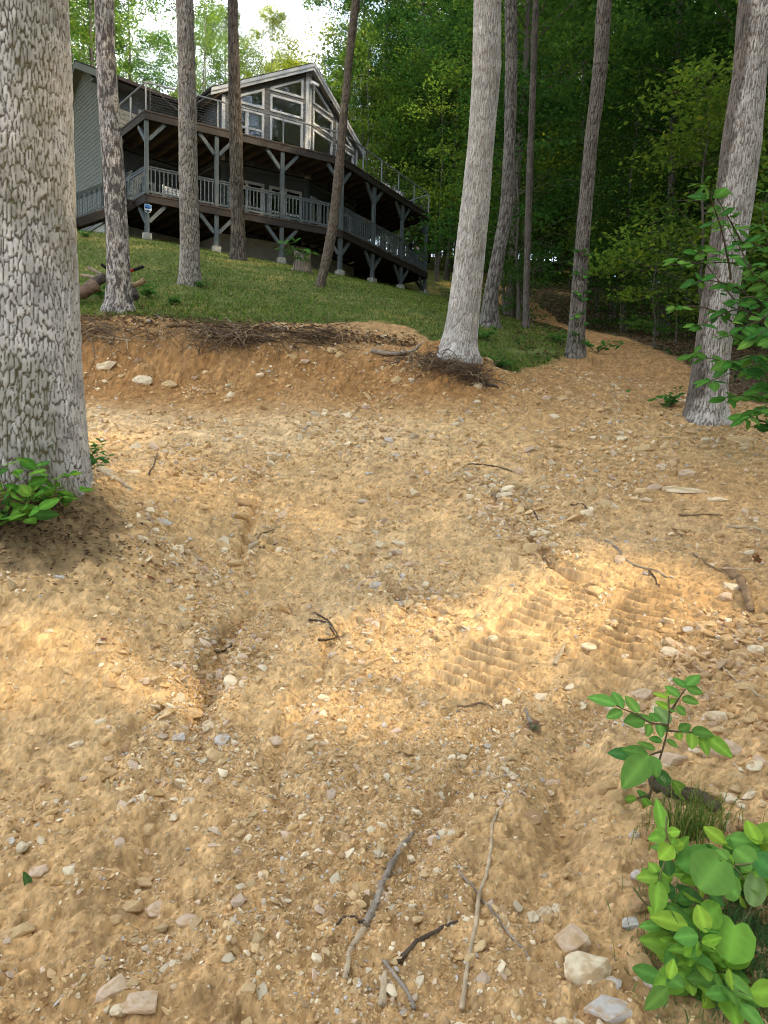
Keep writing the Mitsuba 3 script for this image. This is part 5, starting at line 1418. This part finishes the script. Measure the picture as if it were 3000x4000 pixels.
def plant_from(key, lab, cat_, off, scl, lst, y0, upv, stems, stem_r, seed, pal, stem_c=(.10, .075, .04)):
    """A plant whose leaves were measured one by one: (base x, y, tip x, y, width[, kind, colour index, nearer by])."""
    rg = rng_of(seed); tag(key, lab, cat_)
    S = lambda x, y: (off[0] + x / scl, off[1] + y / scl)
    for st in stems:
        P = np.array([at_y(*S(x, y), y0 - (d if len(q) else 0)) for x, y, *q in st for d in [q[0] if q else 0]])
        v, f = tube(smooth_line(P, max(6, 3 * len(P))), np.linspace(stem_r, stem_r * .45, max(6, 3 * len(P))), 6)
        part(key, 'stem', (v, f), 'm_bark', True, vert_noise_cols(v, stem_c, .4, (60, 60, 60), seed))
    for bx0, by0, tx, ty, w, *q in lst:
        kind, ci, nr = (q + ['oval', 0, 0.0][len(q):])[:3]
        yb = y0 - nr
        P = at_y(*S(bx0, by0), yb)
        n = np.array(upv, float) + rg.normal(size=3) * .16
        n /= np.linalg.norm(n)
        Q = to_plane(*S(tx, ty), P, n)
        wd = w / scl * yb / FOC * 1.08
        m, c = leaf_mesh(P, Q, n, wd, kind, .05 + .10 * rg.random(), .10 + .14 * rg.random(), leaf_col(rg, pal[ci]), rg)
        part(key, 'leaf', m, 'm_leaf_gloss', True, c)


PAL = [(.13, .28, .055), (.19, .35, .05), (.25, .41, .05), (.075, .19, .05), (.22, .34, .12)]
plant_from('tree_seedling', 'green seedling tree with compound leaves standing by the rubble on the lower right', 'plant', (2200, 2500), 2.07375,
           [(425, 525, 200, 445, 105), (480, 555, 400, 405, 90), (480, 575, 350, 630, 88), (610, 590, 505, 445, 88), (660, 650, 495, 655, 130), (720, 665, 612, 595, 62), (700, 680, 685, 780, 72), (780, 660, 695, 585, 72), (770, 680, 800, 790, 72), (860, 680, 745, 530, 120, 'oval', 4), (855, 745, 785, 670, 62),
            (940, 740, 1030, 680, 82), (930, 745, 945, 815, 72, 'oval', 1), (1040, 750, 1045, 880, 100, 'oval', 1), (1040, 740, 1225, 760, 104), (1110, 775, 1175, 935, 92, 'oval', 1), (1160, 780, 1380, 940, 130, 'oval', 1), (860, 560, 745, 495, 66, 'oval', 2), (850, 520, 915, 470, 62, 'oval', 1), (850, 470, 725, 425, 48, 'oval', 2), (850, 450, 845, 405, 50, 'oval', 2),
            (915, 540, 1000, 605, 76), (860, 560, 910, 575, 42), (960, 470, 1100, 510, 86), (945, 460, 825, 370, 82), (1000, 390, 890, 295, 78), (1000, 370, 1105, 275, 96), (1000, 385, 1135, 430, 78),
            (690, 935, 480, 1190, 210, 'oval', 0, .06), (690, 940, 765, 1110, 140, 'oval', 0, .06), (690, 935, 490, 875, 112), (590, 940, 365, 900, 120, 'oval', 3), (745, 890, 600, 820, 72), (800, 820, 695, 790, 70), (835, 810, 935, 870, 62), (740, 1100, 890, 1140, 132, 'oval', 3), (890, 1140, 1020, 1305, 112, 'oval', 1),
            (590, 1280, 485, 1290, 62, 'oval', 1), (690, 1300, 600, 1215, 62), (600, 1300, 560, 1410, 62, 'oval', 1), (690, 1350, 640, 1450, 92, 'oval', 1), (640, 1280, 730, 1390, 72, 'oval', 1), (790, 1100, 810, 1180, 70, 'oval', 4)],
           2.66, (-.08, -.62, .78), [[(690, 1310), (735, 1100), (800, 910), (850, 720), (862, 560), (850, 440)], [(855, 690), (700, 675), (600, 600), (480, 560), (420, 525)], [(850, 735), (950, 745), (1040, 745), (1160, 780)], [(862, 600), (930, 480), (1000, 385)], [(800, 900), (690, 935)], [(735, 1110), (820, 1110), (890, 1140)], [(700, 1250), (640, 1270), (590, 1285)]], .0052, 61, PAL)
plant_from('vine_plant', 'leafy vine with large round leaves in the bottom right corner', 'plant', (2200, 3200), 2.07375,
           [(880, 210, 780, 325, 140, 'oval', 2), (880, 215, 985, 195, 100, 'oval', 2), (820, 130, 760, -180, 110, 'oval', 1, -.1), (830, 130, 690, 160, 95, 'oval', 1), (850, 110, 950, 95, 82, 'oval', 2), (830, 120, 740, 80, 80, 'oval', 1), (900, 150, 880, 200, 90, 'oval', 1), (770, 470, 590, 465, 112, 'oval', 1), (760, 430, 690, 350, 92, 'oval', 1), (770, 500, 760, 765, 155, 'oval', 1),
            (860, 460, 820, 270, 130, 'oval', 3), (1260, 345, 1115, 555, 330, 'heart', 0, .06), (1210, 330, 950, 350, 250, 'heart', 0), (1300, 500, 1435, 630, 200, 'heart', 0, .02), (1390, 860, 1345, 1150, 330, 'heart', 1, .12), (1530, 360, 1390, 240, 190, 'heart', 0), (1580, 330, 1720, 430, 210, 'heart', 3), (1330, 330, 1240, 235, 125, 'oval', 0), (1560, 480, 1540, 700, 170, 'heart', 4), (1430, 460, 1360, 420, 120, 'oval', 3), (1040, 560, 1000, 650, 200, 'oval', 3),
            (1000, 1060, 632, 965, 200, 'oval', 1, .1), (975, 960, 815, 730, 200, 'oval', 1, .04), (1068, 1280, 748, 1330, 225, 'oval', 1, .14), (1280, 1160, 1040, 1000, 160, 'oval', 1, .06), (1085, 1185, 1430, 1325, 215, 'oval', 2, .12), (780, 1555, 595, 1530, 112, 'oval', 1, .16), (820, 1550, 715, 1405, 82, 'oval', 1, .16), (910, 1560, 808, 1420, 76, 'oval', 1, .16), (805, 1560, 765, 1700, 100, 'oval', 1, .16), (920, 1570, 890, 1720, 92, 'oval', 1, .16), (1000, 1560, 1040, 1690, 90, 'oval', 1, .16),
            (1010, 1565, 950, 1365, 200, 'oval', 0, .08), (1200, 1560, 1150, 1390, 170, 'oval', 0, .04), (1300, 1640, 1150, 1560, 130, 'oval', 1, .1), (1180, 600, 1320, 700, 110, 'oval', 3), (900, 560, 780, 600, 130, 'oval', 3), (930, 640, 1020, 700, 120, 'oval', 3), (720, 830, 690, 920, 90, 'oval', 1), (780, 830, 880, 920, 120, 'oval', 1), (1470, 1330, 1560, 1460, 130, 'oval', 0), (1400, 1420, 1330, 1560, 150, 'oval', 3)],
           1.90, (-.06, -.66, .75), [[(1640, 745), (1530, 660), (1460, 470), (1380, 370), (1260, 345)], [(1530, 660), (1500, 790), (1395, 860)], [(1380, 370), (1530, 360), (1600, 340)], [(560, 540), (660, 690), (830, 800), (980, 950), (1060, 1080), (1090, 1190)], [(860, 220), (800, 420), (770, 480), (790, 700)], [(1100, 1700), (1060, 1590), (1000, 1560), (900, 1560), (790, 1555)], [(1090, 1190), (1070, 1280)], [(840, -30), (830, 130), (880, 220)]], .0034, 62, PAL, (.15, .14, .06))


VINE = True


def bush(key, lab, cat_, branches, nl, L, seed, pal, y_spread=.25, whorl=5, kind='oval', r0=.012, aspect=.48, droop=.3, name='leaf', stem_c=(.09, .07, .05), tmin=.3, bs='m_leaf_gloss', stuff=False, face=(0, -.6, .8)):
    """Branches through given points with whorls of big leaves along their outer part."""
    rg = rng_of(seed); tag(key, lab, cat_)
    k, st, ms, cs = 0, [], [], []
    for br in branches:
        P = smooth_line(np.array(br), 14)
        P[:, 1] += np.linspace(0, 1, 14) * rg.normal() * y_spread
        v, f = tube(P, np.linspace(r0, r0 * .3, 14), 6); st.append((v, f))
        n_w = max(2, int(round(nl / len(branches) / whorl)))
        for i in range(n_w):
            t = tmin + (1 - tmin) * (i + rg.random() * .6) / max(n_w - .4, 1); t = min(t, 1)
            q = np.array([np.interp(t, np.linspace(0, 1, 14), P[:, j]) for j in range(3)])
            dr = P[-1] - P[-3]; dr /= np.linalg.norm(dr)
            a0 = rg.random() * 6.28
            for w in range(whorl):
                a = a0 + w * 6.283 / whorl + rg.normal() * .25
                side = np.array([math.cos(a), math.sin(a), .1 + .25 * rg.normal()])
                d = side + dr * .5; d /= np.linalg.norm(d)
                ln = L * (.65 + .6 * rg.random())
                b = q + d * ln * .18 + rg.normal(size=3) * .012
                n = np.array(face) + rg.normal(size=3) * .3
                m, c = leaf_mesh(b, b + d * ln - np.array([0, 0, droop * ln * .5]), n, ln * aspect * (.8 + .4 * rg.random()), kind, droop * .4, .12, leaf_col(rg, pal[rg.integers(len(pal))]), rg, 6)
                if stuff:
                    ms.append(m); cs.append(c)
                else:
                    part(key, name, m, bs, True, c)
                k += 1
    v, f = cat(st)
    part(key, 'branches', (v, f), 'm_bark', True, vert_noise_cols(v, stem_c, .4, (20, 20, 20), seed))
    if stuff:
        part(key, 'foliage', cat(ms), bs, True, np.vstack(cs))
    return k


A = lambda px, py, y: at_y(px, py, y)
DKG = [(.055, .165, .032), (.075, .205, .036), (.045, .135, .03), (.11, .25, .045)]
bush('pawpaw_shrub', 'broad leaved shrub with leafy branches reaching in from the right edge before the leaning oak', 'shrub', [
    [A(3050, 1420, 8.4), A(2900, 1280, 8.2), A(2760, 1190, 8.0), A(2620, 1200, 7.8)], [A(3050, 1420, 8.4), A(2930, 1200, 8.2), A(2800, 1010, 8.1), A(2740, 860, 8.0)], [A(2990, 1250, 8.3), A(2900, 1130, 8.1), A(2760, 1090, 7.9), A(2680, 1120, 7.8)], [A(3050, 1420, 8.4), A(2960, 1420, 8.0), A(2850, 1460, 7.8), A(2760, 1500, 7.7)],
    [A(2860, 1100, 8.1), A(2760, 950, 8.0), A(2690, 880, 7.9), A(2640, 830, 7.9)], [A(3050, 1300, 8.2), A(2980, 1180, 8.0), A(2930, 1150, 7.8), A(2870, 1180, 7.7)], [A(3060, 1150, 8.0), A(2990, 1060, 7.8), A(2960, 980, 7.7), A(2990, 860, 7.7)], [A(3060, 1550, 8.0), A(2990, 1500, 7.7), A(2950, 1440, 7.6)], [A(3060, 1300, 8.0), A(2960, 1290, 7.7), A(2880, 1330, 7.6), A(2840, 1360, 7.6)], [A(3080, 1000, 8.0), A(3000, 930, 7.8), A(2950, 900, 7.7)], [A(3060, 1180, 7.6), A(3000, 1240, 7.4), A(2930, 1270, 7.3)], [A(3080, 1700, 7.7), A(3010, 1640, 7.5), A(2960, 1620, 7.4)], [A(2990, 1250, 8.3), A(2880, 1200, 7.9), A(2790, 1240, 7.8), A(2700, 1290, 7.7)], [A(3060, 1420, 7.8), A(2990, 1380, 7.5), A(2900, 1400, 7.4), A(2830, 1440, 7.4)], [A(3080, 1250, 7.5), A(3010, 1330, 7.3), A(2960, 1350, 7.2)]], 299, .165, 71, DKG, .35, 6, r0=.014, aspect=.52, face=(-.1, -.8, .7), tmin=.2)
bush('pawpaw_shrub_001', 'tall airy light green shrub reaching up before the leaning oak at the right edge', 'shrub', [
    [A(3060, 1300, 8.8), A(2960, 1050, 8.7), A(2870, 880, 8.6), A(2820, 760, 8.6)], [A(3060, 1200, 8.7), A(3000, 1000, 8.6), A(2960, 850, 8.6), A(2990, 740, 8.5)], [A(2900, 950, 8.6), A(2800, 870, 8.4), A(2720, 800, 8.4), A(2650, 790, 8.3)], [A(2960, 1050, 8.6), A(2840, 1020, 8.4), A(2740, 1030, 8.3), A(2640, 1010, 8.2)], [A(3060, 1000, 8.6), A(3010, 900, 8.4), A(2980, 860, 8.3), A(2950, 880, 8.3)],
    [A(3060, 1500, 8.3), A(2950, 1440, 8.1), A(2830, 1400, 8.0), A(2730, 1370, 7.9)], [A(3060, 1560, 8.2), A(2980, 1560, 8.0), A(2890, 1540, 7.9), A(2820, 1560, 7.8)], [A(3080, 1380, 8.4), A(3000, 1330, 8.2), A(2920, 1340, 8.1), A(2850, 1300, 8.0)], [A(3080, 1250, 8.4), A(3020, 1180, 8.2), A(2960, 1100, 8.1), A(2900, 1080, 8.0)], [A(3080, 1650, 8.0), A(3010, 1590, 7.9), A(2930, 1600, 7.8), A(2880, 1640, 7.7)]], 290, .15, 171, DKG[1:2] + DKG[3:] + [(.10, .22, .04)], .3, 6, r0=.011, aspect=.5, face=(-.1, -.7, .8), tmin=.2)
LG = [(.085, .22, .03), (.12, .26, .035), (.065, .17, .035), (.15, .27, .04)]
gl = lambda px, py: hit(px, py)


def sprout(p0, tops):
    return [[p0, p0 * .45 + t * .55 + np.array([0, 0, .02]), t] for t in tops]


p = gl(60, 2105)
bush('broadleaf_weed', 'bright green broad leaved weed at the foot of the left oak, at the left edge', 'plant', sprout(p + [-.05, .1, 0], [p + np.array(q) for q in ([-.30, .1, .42], [.02, .05, .46], [.14, .0, .30], [-.12, -.05, .26], [-.35, -.05, .22], [.08, .2, .52], [-.18, .12, .56], [-.05, -.1, .15], [.18, -.05, .18])]), 80, .15, 72, LG, .03, 4, aspect=.55, r0=.004, tmin=.45)
p = gl(215, 2030)
bush('narrow_leaf_weed', 'yellow green narrow leaved weed in front of the left oak', 'plant', sprout(p, [p + np.array(q) for q in ([-.18, -.03, .14], [.02, -.05, .18], [.18, .0, .14], [-.05, .04, .26], [.09, .05, .26], [-.1, -.08, .08], [.1, -.08, .1])]), 60, .11, 73, LG[:2] + [(.17, .28, .035)], .02, 4, kind='lance', aspect=.36, r0=.003, tmin=.4)
p = gl(345, 1960)
bush('feathery_weed', 'low feathery green weed at the right foot of the left oak', 'plant', sprout(p, [p + np.array(q) for q in ([-.14, .0, .14], [.04, -.03, .16], [.18, .02, .16], [-.03, .05, .24], [.12, .05, .28], [.0, -.02, .10])]), 90, .075, 74, [(.075, .20, .06), (.06, .16, .04)], .02, 5, kind='lance', aspect=.34, r0=.0025, tmin=.35)
p = gl(375, 1780)
bush('seedling', 'tiny green seedling on the dirt beside the left oak', 'plant', sprout(p, [p + np.array(q) for q in ([0, 0, .09], [.02, .01, .06])]), 8, .05, 75, LG, .01, 4, r0=.002)
p = gl(195, 1985)
bush('creeper', 'thin reddish yellow creeper climbing the front of the left oak', 'plant', [[p + [0, -.02, 0], p + [.005, -.03, .25], p + [-.01, -.02, .5], p + [-.05, .0, .62]]], 14, .055, 76, [(.22, .22, .04), (.20, .13, .03), (.10, .16, .04)], .0, 2, kind='lance', aspect=.5, r0=.003, tmin=.2)
for px, py, s, lab, key in [(575, 1165, .20, 'dark green weed clump right of the mottled oak', 'weed_clump'), (395, 1165, .18, 'dark green weed clump left of the mottled oak', 'weed_clump_001'), (790, 1128, .12, 'small weed clump at the foot of the grey brown oak', 'weed_clump_002'), (1060, 1000, .15, 'weed clump between the stump and the ridged trunk', 'weed_clump_003'), (690, 1190, .10, 'small bright weed clump on the lawn right of the mottled oak', 'weed_clump_004'), (1900, 1330, .2, 'yellow green weed clump in the sunny grass behind the middle oak', 'weed_clump_005'), (2330, 1380, .28, 'weed clump at the foot of the ivy clad trunk', 'weed_clump_006'), (2180, 1350, .22, 'weed clump left of the ivy clad trunk', 'weed_clump_007'), (2620, 1600, .22, 'weed clump at the left foot of the leaning pale oak', 'weed_clump_008'), (1960, 1440, .16, 'weed clump at the grass edge right of the root mound', 'weed_clump_009'), (330, 925, .16, 'yellow green weed on the lawn near the foot of the steps', 'weed_clump_010')]:
    p = gl(px, py); rg = rng_of(int(px))
    bush(key, lab, 'plant', sprout(p, [p + np.array([rg.normal() * s, rg.normal() * s * .6, s * (.5 + .8 * rg.random())]) for _ in range(9)]), 90, .075 + .1 * s, int(px), [(.045, .14, .03), (.06, .17, .03), (.085, .19, .03)], .03, 5, r0=.004, tmin=.25, stuff=True)
p = gl(1150, 1062)
bush('walnut_sapling', 'young sapling with spreading green leaves in front of the right middle deck post', 'plant', [[p, p + np.array([-.02, 0, .5]), p + np.array(q)] for q in ([-.42, -.1, .98], [.0, -.05, 1.05], [-.5, 0, .72], [.35, -.1, .72], [.62, -.05, .62], [.45, .05, .40], [-.2, -.2, .85])], 84, .20, 77, [(.06, .16, .03), (.085, .20, .035)], .05, 6, aspect=.36, r0=.012, tmin=.55)
p = gl(2250, 1400)
ax, RR, zg = AXES['oak_tree_004']
bush('ivy', 'ivy leaves clinging to the lower trunk beside the dirt track', 'plant', [[np.array([np.interp(zg + a, ax[:, 2], ax[:, 0]) + dx, np.interp(zg + a, ax[:, 2], ax[:, 1]) - .16, zg + a]) for a in (.1, .7, 1.3, 2.0)] for dx in (-.10, .02, .11)], 75, .09, 78, DKG, .02, 5, kind='heart', aspect=.8, r0=.005, tmin=.05, stuff=True)

for q_, s_, sd_, lab_ in (((2880, 3560), .11, 181, 'low leafy ground plants filling the bottom right corner under the large vine leaves'), ((2730, 3880), .085, 182, 'low leafy ground plants along the bottom edge left of the corner grass')):
    p = gl(*q_); rg = rng_of(sd_)
    bush(key_of('ground_plant'), lab_, 'plant', sprout(p, [p + np.array([rg.normal() * s_, rg.normal() * s_ * .6, .05 + .16 * rg.random()]) for _ in range(12)]), 72, .085, sd_, PAL[:3], .03, 4, r0=.0025, tmin=.4, aspect=.6)

# fallen leaves
def fallen(px, py, size, col, lab, kind='oval', seed=0, name='fallen_leaf'):
    rg = rng_of(800 + seed); P = hit(px, py) + [0, 0, .012]
    k = key_of(name); n = slope_n(P[:1], P[1:2])[0] + rg.normal(size=3) * .25; n /= np.linalg.norm(n)
    if kind == 'lobed':
        a = np.linspace(0, 2 * np.pi, 40, endpoint=False)
        r = (.42 + .38 * np.abs(np.cos(2.5 * a)) ** 1.5) * size
        e1 = np.cross(n, [rg.normal(), rg.normal(), 0]); e1 /= np.linalg.norm(e1); e2 = np.cross(n, e1)
        V = np.vstack([[P], P + np.outer(r * np.cos(a), e1) + np.outer(r * np.sin(a), e2) + np.outer(.18 * r * np.sin(3 * a), n) + .012 * n])
        J = np.arange(40); F = np.stack([J * 0, J + 1, (J + 1) % 40 + 1], 1)
        c = np.array(col) * (.75 + .5 * rg.random((41, 1)))
        c[::7] = (.10, .14, .05)
        put(k, (V, F), 'm_leaf', True, np.clip(c, .01, .9))
    else:
        d = np.array([rg.normal(), rg.normal(), .15]); d /= np.linalg.norm(d)
        m, c = leaf_mesh(P - d * size / 2, P + d * size / 2, n, size * .45, 'oval', -.25, .35, col, rg)
        put(k, m, 'm_leaf', True, c)
    tag(k, lab, 'leaf')


fallen(2090, 2870, .065, (.26, .15, .11), 'lobed reddish fallen leaf at the lower edge of the sunlit patch', 'lobed', 1)
fallen(405, 2532, .085, (.22, .085, .075), 'curled dark red fallen leaf on the left of the slope', 'oval', 2)
fallen(590, 2292, .075, (.22, .10, .045), 'curled brown fallen leaf on the upper left slope', 'oval', 3)
fallen(786, 2640, .075, (.50, .30, .26), 'pink fallen leaf standing in the left gully', 'oval', 4)
fallen(100, 3492, .075, (.06, .12, .035), 'green fallen leaf at the left edge near the bottom', 'oval', 5)
fallen(2070, 2478, .035, (.16, .24, .03), 'small green bud lying in the sunlit track prints', 'oval', 6)
fallen(2955, 2200, .055, (.22, .03, .02), 'red lobed fallen leaf at the right edge above the rotting log', 'lobed', 7)
fallen(2220, 2030, .05, (.05, .12, .02), 'small green leaf on the upper right slope', 'oval', 8)
fallen(1375, 2370, .03, (.06, .16, .02), 'tiny green leaf in the middle of the slope', 'oval', 9)

# ------------------------------------------------------------------ stump, wood pile and tools on the lawn
def stump(key, P, r, h, lab, seed):
    rg = rng_of(seed); tag(key, lab, 'stump')
    a = np.linspace(0, 2 * np.pi, 56, endpoint=False); z = np.linspace(-.15, h, 16)
    AA, ZZ = np.meshgrid(a, z)
    n = meshkit.fbm(np.stack([np.cos(AA) * 2, np.sin(AA) * 2, ZZ * .8], -1), 3, seed); g = np.sin(AA * 17 + 5 * n)
    R = r * (1 + .45 * np.exp(-np.clip(ZZ, 0, 9) / .10) + .18 * (n - .5) + .05 * g)
    top = h + .10 * np.sin(2 * AA + 1) + .12 * (n - .5)
    Zc = np.where(ZZ > h * .9, top, ZZ)
    V = np.stack([P[0] + R * np.cos(AA), P[1] + R * np.sin(AA), P[2] + Zc], -1).reshape(-1, 3)
    i, j = np.meshgrid(np.arange(15), np.arange(56), indexing='ij')
    q = np.stack([i * 56 + j, i * 56 + (j + 1) % 56, (i + 1) * 56 + (j + 1) % 56, (i + 1) * 56 + j], -1).reshape(-1, 4)
    put(f'{key}__bark', (V, np.vstack([q[:, [0, 1, 2]], q[:, [0, 2, 3]]])), 'm_bark', True, np.clip((np.array([.15, .125, .10]) * (.6 + .8 * n[..., None]) * (1 + .25 * g[..., None])).reshape(-1, 3), .01, .9))
    rim = V[-56:]; c = rim.mean(0) - [0, 0, .03]
    put(f'{key}__cut_face', (np.vstack([rim * .98 + c * .02, [c]]), np.stack([np.arange(56), (np.arange(56) + 1) % 56, np.full(56, 56)], 1)), 'm_bark', True, np.tile([.20, .15, .10], (57, 1)))


stump('stump', gl(1180, 1062), .27, .62, 'old grey tree stump on the lawn below the right middle deck post', 3)


def log3(key, P0, P1, r, lab, seed, tone=(.13, .095, .065), cat_='log', sides=14):
    rg = rng_of(seed); P = smooth_line([P0, (np.array(P0) + P1) / 2 + rg.normal(size=3) * r * .3, P1], 16)
    v, f = tube(P, r * (1 + .15 * (rg.random(16) - .5)), sides, .12, rg)
    put(key, (v, f), 'm_bark', True, vert_noise_cols(v, tone, .6, (14, 14, 14), seed)); tag(key, lab, cat_)


zz = lambda px, py, y: at_y(px, py, y)
log3('log_003', zz(262, 1170, 12.6), zz(385, 1108, 12.9), .115, 'thick weathered log lying left of the mottled oak', 1, (.17, .115, .08))
log3('log_004', zz(300, 1150, 12.7), zz(415, 1080, 13.1), .075, 'dark log end rising behind the thick weathered log', 2, (.07, .055, .045))
log3('log_005', zz(315, 1074, 13.2), zz(400, 1092, 13.0), .032, 'pale thin log lying above the thick weathered log', 3, (.24, .185, .12))
log3('log_006', zz(320, 1120, 12.8), zz(405, 1068, 13.1), .03, 'grey pole leaning across the wood pile', 4, (.15, .12, .09))
log3('log_007', zz(340, 1042, 13.4), zz(410, 1078, 13.2), .03, 'thin grey branch at the back of the wood pile', 5, (.19, .145, .10))
log3('log_008', zz(500, 1115, 12.9), zz(568, 1090, 13.0), .05, 'pale broken log end sticking out right of the mottled oak', 6, (.30, .21, .12))
log3('log_009', zz(518, 1130, 12.7), zz(530, 1165, 12.6), .07, 'dark log butt standing behind the right side of the mottled oak', 7, (.10, .085, .075))
for key, a, b, cols, lab in (('axe', zz(392, 1030, 12.9), zz(428, 1056, 13.0), ((.42, .26, .03), (.02, .02, .02)), 'yellow and black tool handle leaning left of the mottled oak'), ('axe_001', zz(500, 1062, 12.8), zz(565, 1040, 12.8), ((.40, .03, .02), (.018, .018, .018)), 'red and black tool handle leaning right of the mottled oak')):
    tag(key, lab, 'tool'); m = a + (b - a) * .42
    lo_, hi_ = (b, a) if key == 'axe' else (a, b)
    P = smooth_line([lo_ + (lo_ - hi_) * .8, lo_, (lo_ + hi_) / 2, hi_], 20)
    v, f = tube(P[:13], .024, 8); part(key, 'handle', (v, f), 'm_bark', True, np.tile(cols[0], (len(v), 1)))
    v, f = tube(P[12:], np.r_[.027, np.full(6, .030), .026], 8); part(key, 'grip', (v, f), 'm_bark', True, np.tile(cols[1], (len(v), 1)))
    h0 = P[1]; part(key, 'head', bx(h0, (.17, .035, .08)), 'm_metal')

# ------------------------------------------------------------------ grass and litter
def grass(key, pts_fn, n, seed, hmin, hmax, wd, cols, lab):
    rg = rng_of(seed); x, y = pts_fn(rg, n)
    z = height(x, y) - .01; n = len(x)
    h = hmin + (hmax - hmin) * rg.random(n) ** 1.6; w = wd * (.6 + .8 * rg.random(n))
    a, b = rg.random(n) * 6.283, rg.random(n) * 6.283
    lean = (.15 + .75 * rg.random(n)) * h
    o = np.stack([x, y, z], 1); sd = np.stack([np.cos(a), np.sin(a), 0 * a], 1); ld = np.stack([np.cos(b), np.sin(b), 0 * b], 1)
    up = np.array([0, 0, 1.0])
    v = np.stack([o - sd * w[:, None] / 2, o + sd * w[:, None] / 2, o + ld * lean[:, None] * .35 + up * h[:, None] * .62 + sd * w[:, None] * .42, o + ld * lean[:, None] * .35 + up * h[:, None] * .62 - sd * w[:, None] * .42, o + ld * lean[:, None] + up * h[:, None] * .9], 1).reshape(-1, 3)
    k = np.arange(n)[:, None] * 5
    f = np.vstack([k + [0, 1, 2], k + [0, 2, 3], k + [3, 2, 4]])
    tn = fbm2(x, y, 1.3, 3, 81)
    c = np.array(cols)[rg.integers(len(cols), size=n)] * (.65 + .7 * rg.random((n, 1)))
    c = c * (1 + .5 * (tn[:, None] - .5))
    put(key, (v, f), 'm_leaf', False, np.repeat(np.clip(c, .004, .6), 5, 0)); tag(key, lab, kind='stuff')


def lawn_pts(rg, n):
    m = n * 3
    y = 11.3 + 23 * rg.random(m) ** 1.5; x = (rg.random(m) - .5) * 2 * (.62 * y + .5)
    ok = (bare_w(x, y) < .45) & (x < np.interp(y, [11, 14, 17, 20, 34], [5.2, 5.0, 4.2, 3.6, 3.0])) & (fbm2(x, y, .8, 3, 82) + .35 * fbm2(x, y, 2.6, 3, 84) > .44)
    return x[ok][:n], y[ok][:n]


grass('grass', lawn_pts, 95000, 91, .035, .13, .010, [(.10, .19, .03), (.135, .225, .035), (.19, .26, .04), (.075, .145, .026), (.28, .25, .10)], 'short green grass on the hillside below the house')


def tuft_pts(c, s):
    def fn(rg, n):
        q = rg.normal(size=(n, 2)) * s
        return c[0] + q[:, 0], c[1] + q[:, 1]
    return fn


grass('grass_001', tuft_pts(gl(2690, 3310), (.07, .05)), 260, 92, .10, .26, .004, [(.16, .22, .04), (.20, .24, .06), (.11, .19, .04)], 'tuft of thin yellow green grass between the seedling and the vine')
grass('grass_002', tuft_pts(gl(2900, 3750), (.13, .13)), 2600, 93, .03, .10, .0028, [(.09, .19, .07), (.11, .22, .08), (.14, .22, .06)], 'fine feathery green grass in the bottom right corner')


def litter(key, n, seed, fn, size, cols, lab, up=1.2):
    rg = rng_of(seed); x, y = fn(rg, n); z = height(x, y) + .008 + .03 * rg.random(len(x))
    m, c = leaves(np.stack([x, y, z], 1), size, rg, np.array(cols)[rg.integers(len(cols), size=len(x))] * (.6 + .8 * rg.random((len(x), 1))), up, .55, .5)
    put(key, m, 'm_leaf', False, c); tag(key, lab, kind='stuff')


def wood_pts(rg, n):
    m = n * 3
    y = 6 + 30 * rg.random(m) ** 1.4; x = 2.5 + 16 * rg.random(m)
    ok = (bare_w(x, y) < .5) & (x < .66 * y + 2)
    return x[ok][:n], y[ok][:n]


litter('leaf_litter', 16000, 94, wood_pts, .085, [(.11, .065, .035), (.16, .10, .05), (.07, .045, .028), (.20, .13, .07)], 'brown fallen leaves covering the floor of the woods')
litter('leaf_litter_001', 1800, 95, tuft_pts((-2.85, 5.0), (.45, .28)), .04, [(.11, .07, .04), (.19, .12, .065), (.08, .055, .035), (.26, .17, .09)], 'dead leaves and twigs on the dark soil under the left oak')
litter('leaf_litter_002', 1500, 96, lambda rg, n: ((rg.random(n) * 6.5 - 6), 11.5 + .35 * np.abs(rg.normal(size=n))), .07, [(.16, .10, .06), (.24, .16, .09), (.10, .07, .04)], 'dead leaves along the grass edge above the bank')
litter('leaf_litter_003', 1800, 99, lawn_pts, .07, [(.16, .10, .05), (.24, .16, .08), (.12, .075, .04)], 'brown fallen leaves lying in the hillside grass')
litter('ground_weeds', 9000, 97, lawn_pts, .055, [(.06, .15, .025), (.085, .18, .03), (.05, .12, .02), (.16, .22, .04)], 'small leafy weeds growing through the hillside grass', .9)


def floor_pts(rg, n):
    x, y = wood_pts(rg, n)
    k = fbm2(x, y, 1.2, 3, 83) > .5
    return x[k], y[k]


litter('ground_weeds_001', 9000, 98, floor_pts, .09, [(.04, .11, .022), (.06, .15, .028), (.03, .09, .02)], 'low green plants covering the floor of the woods', .8)
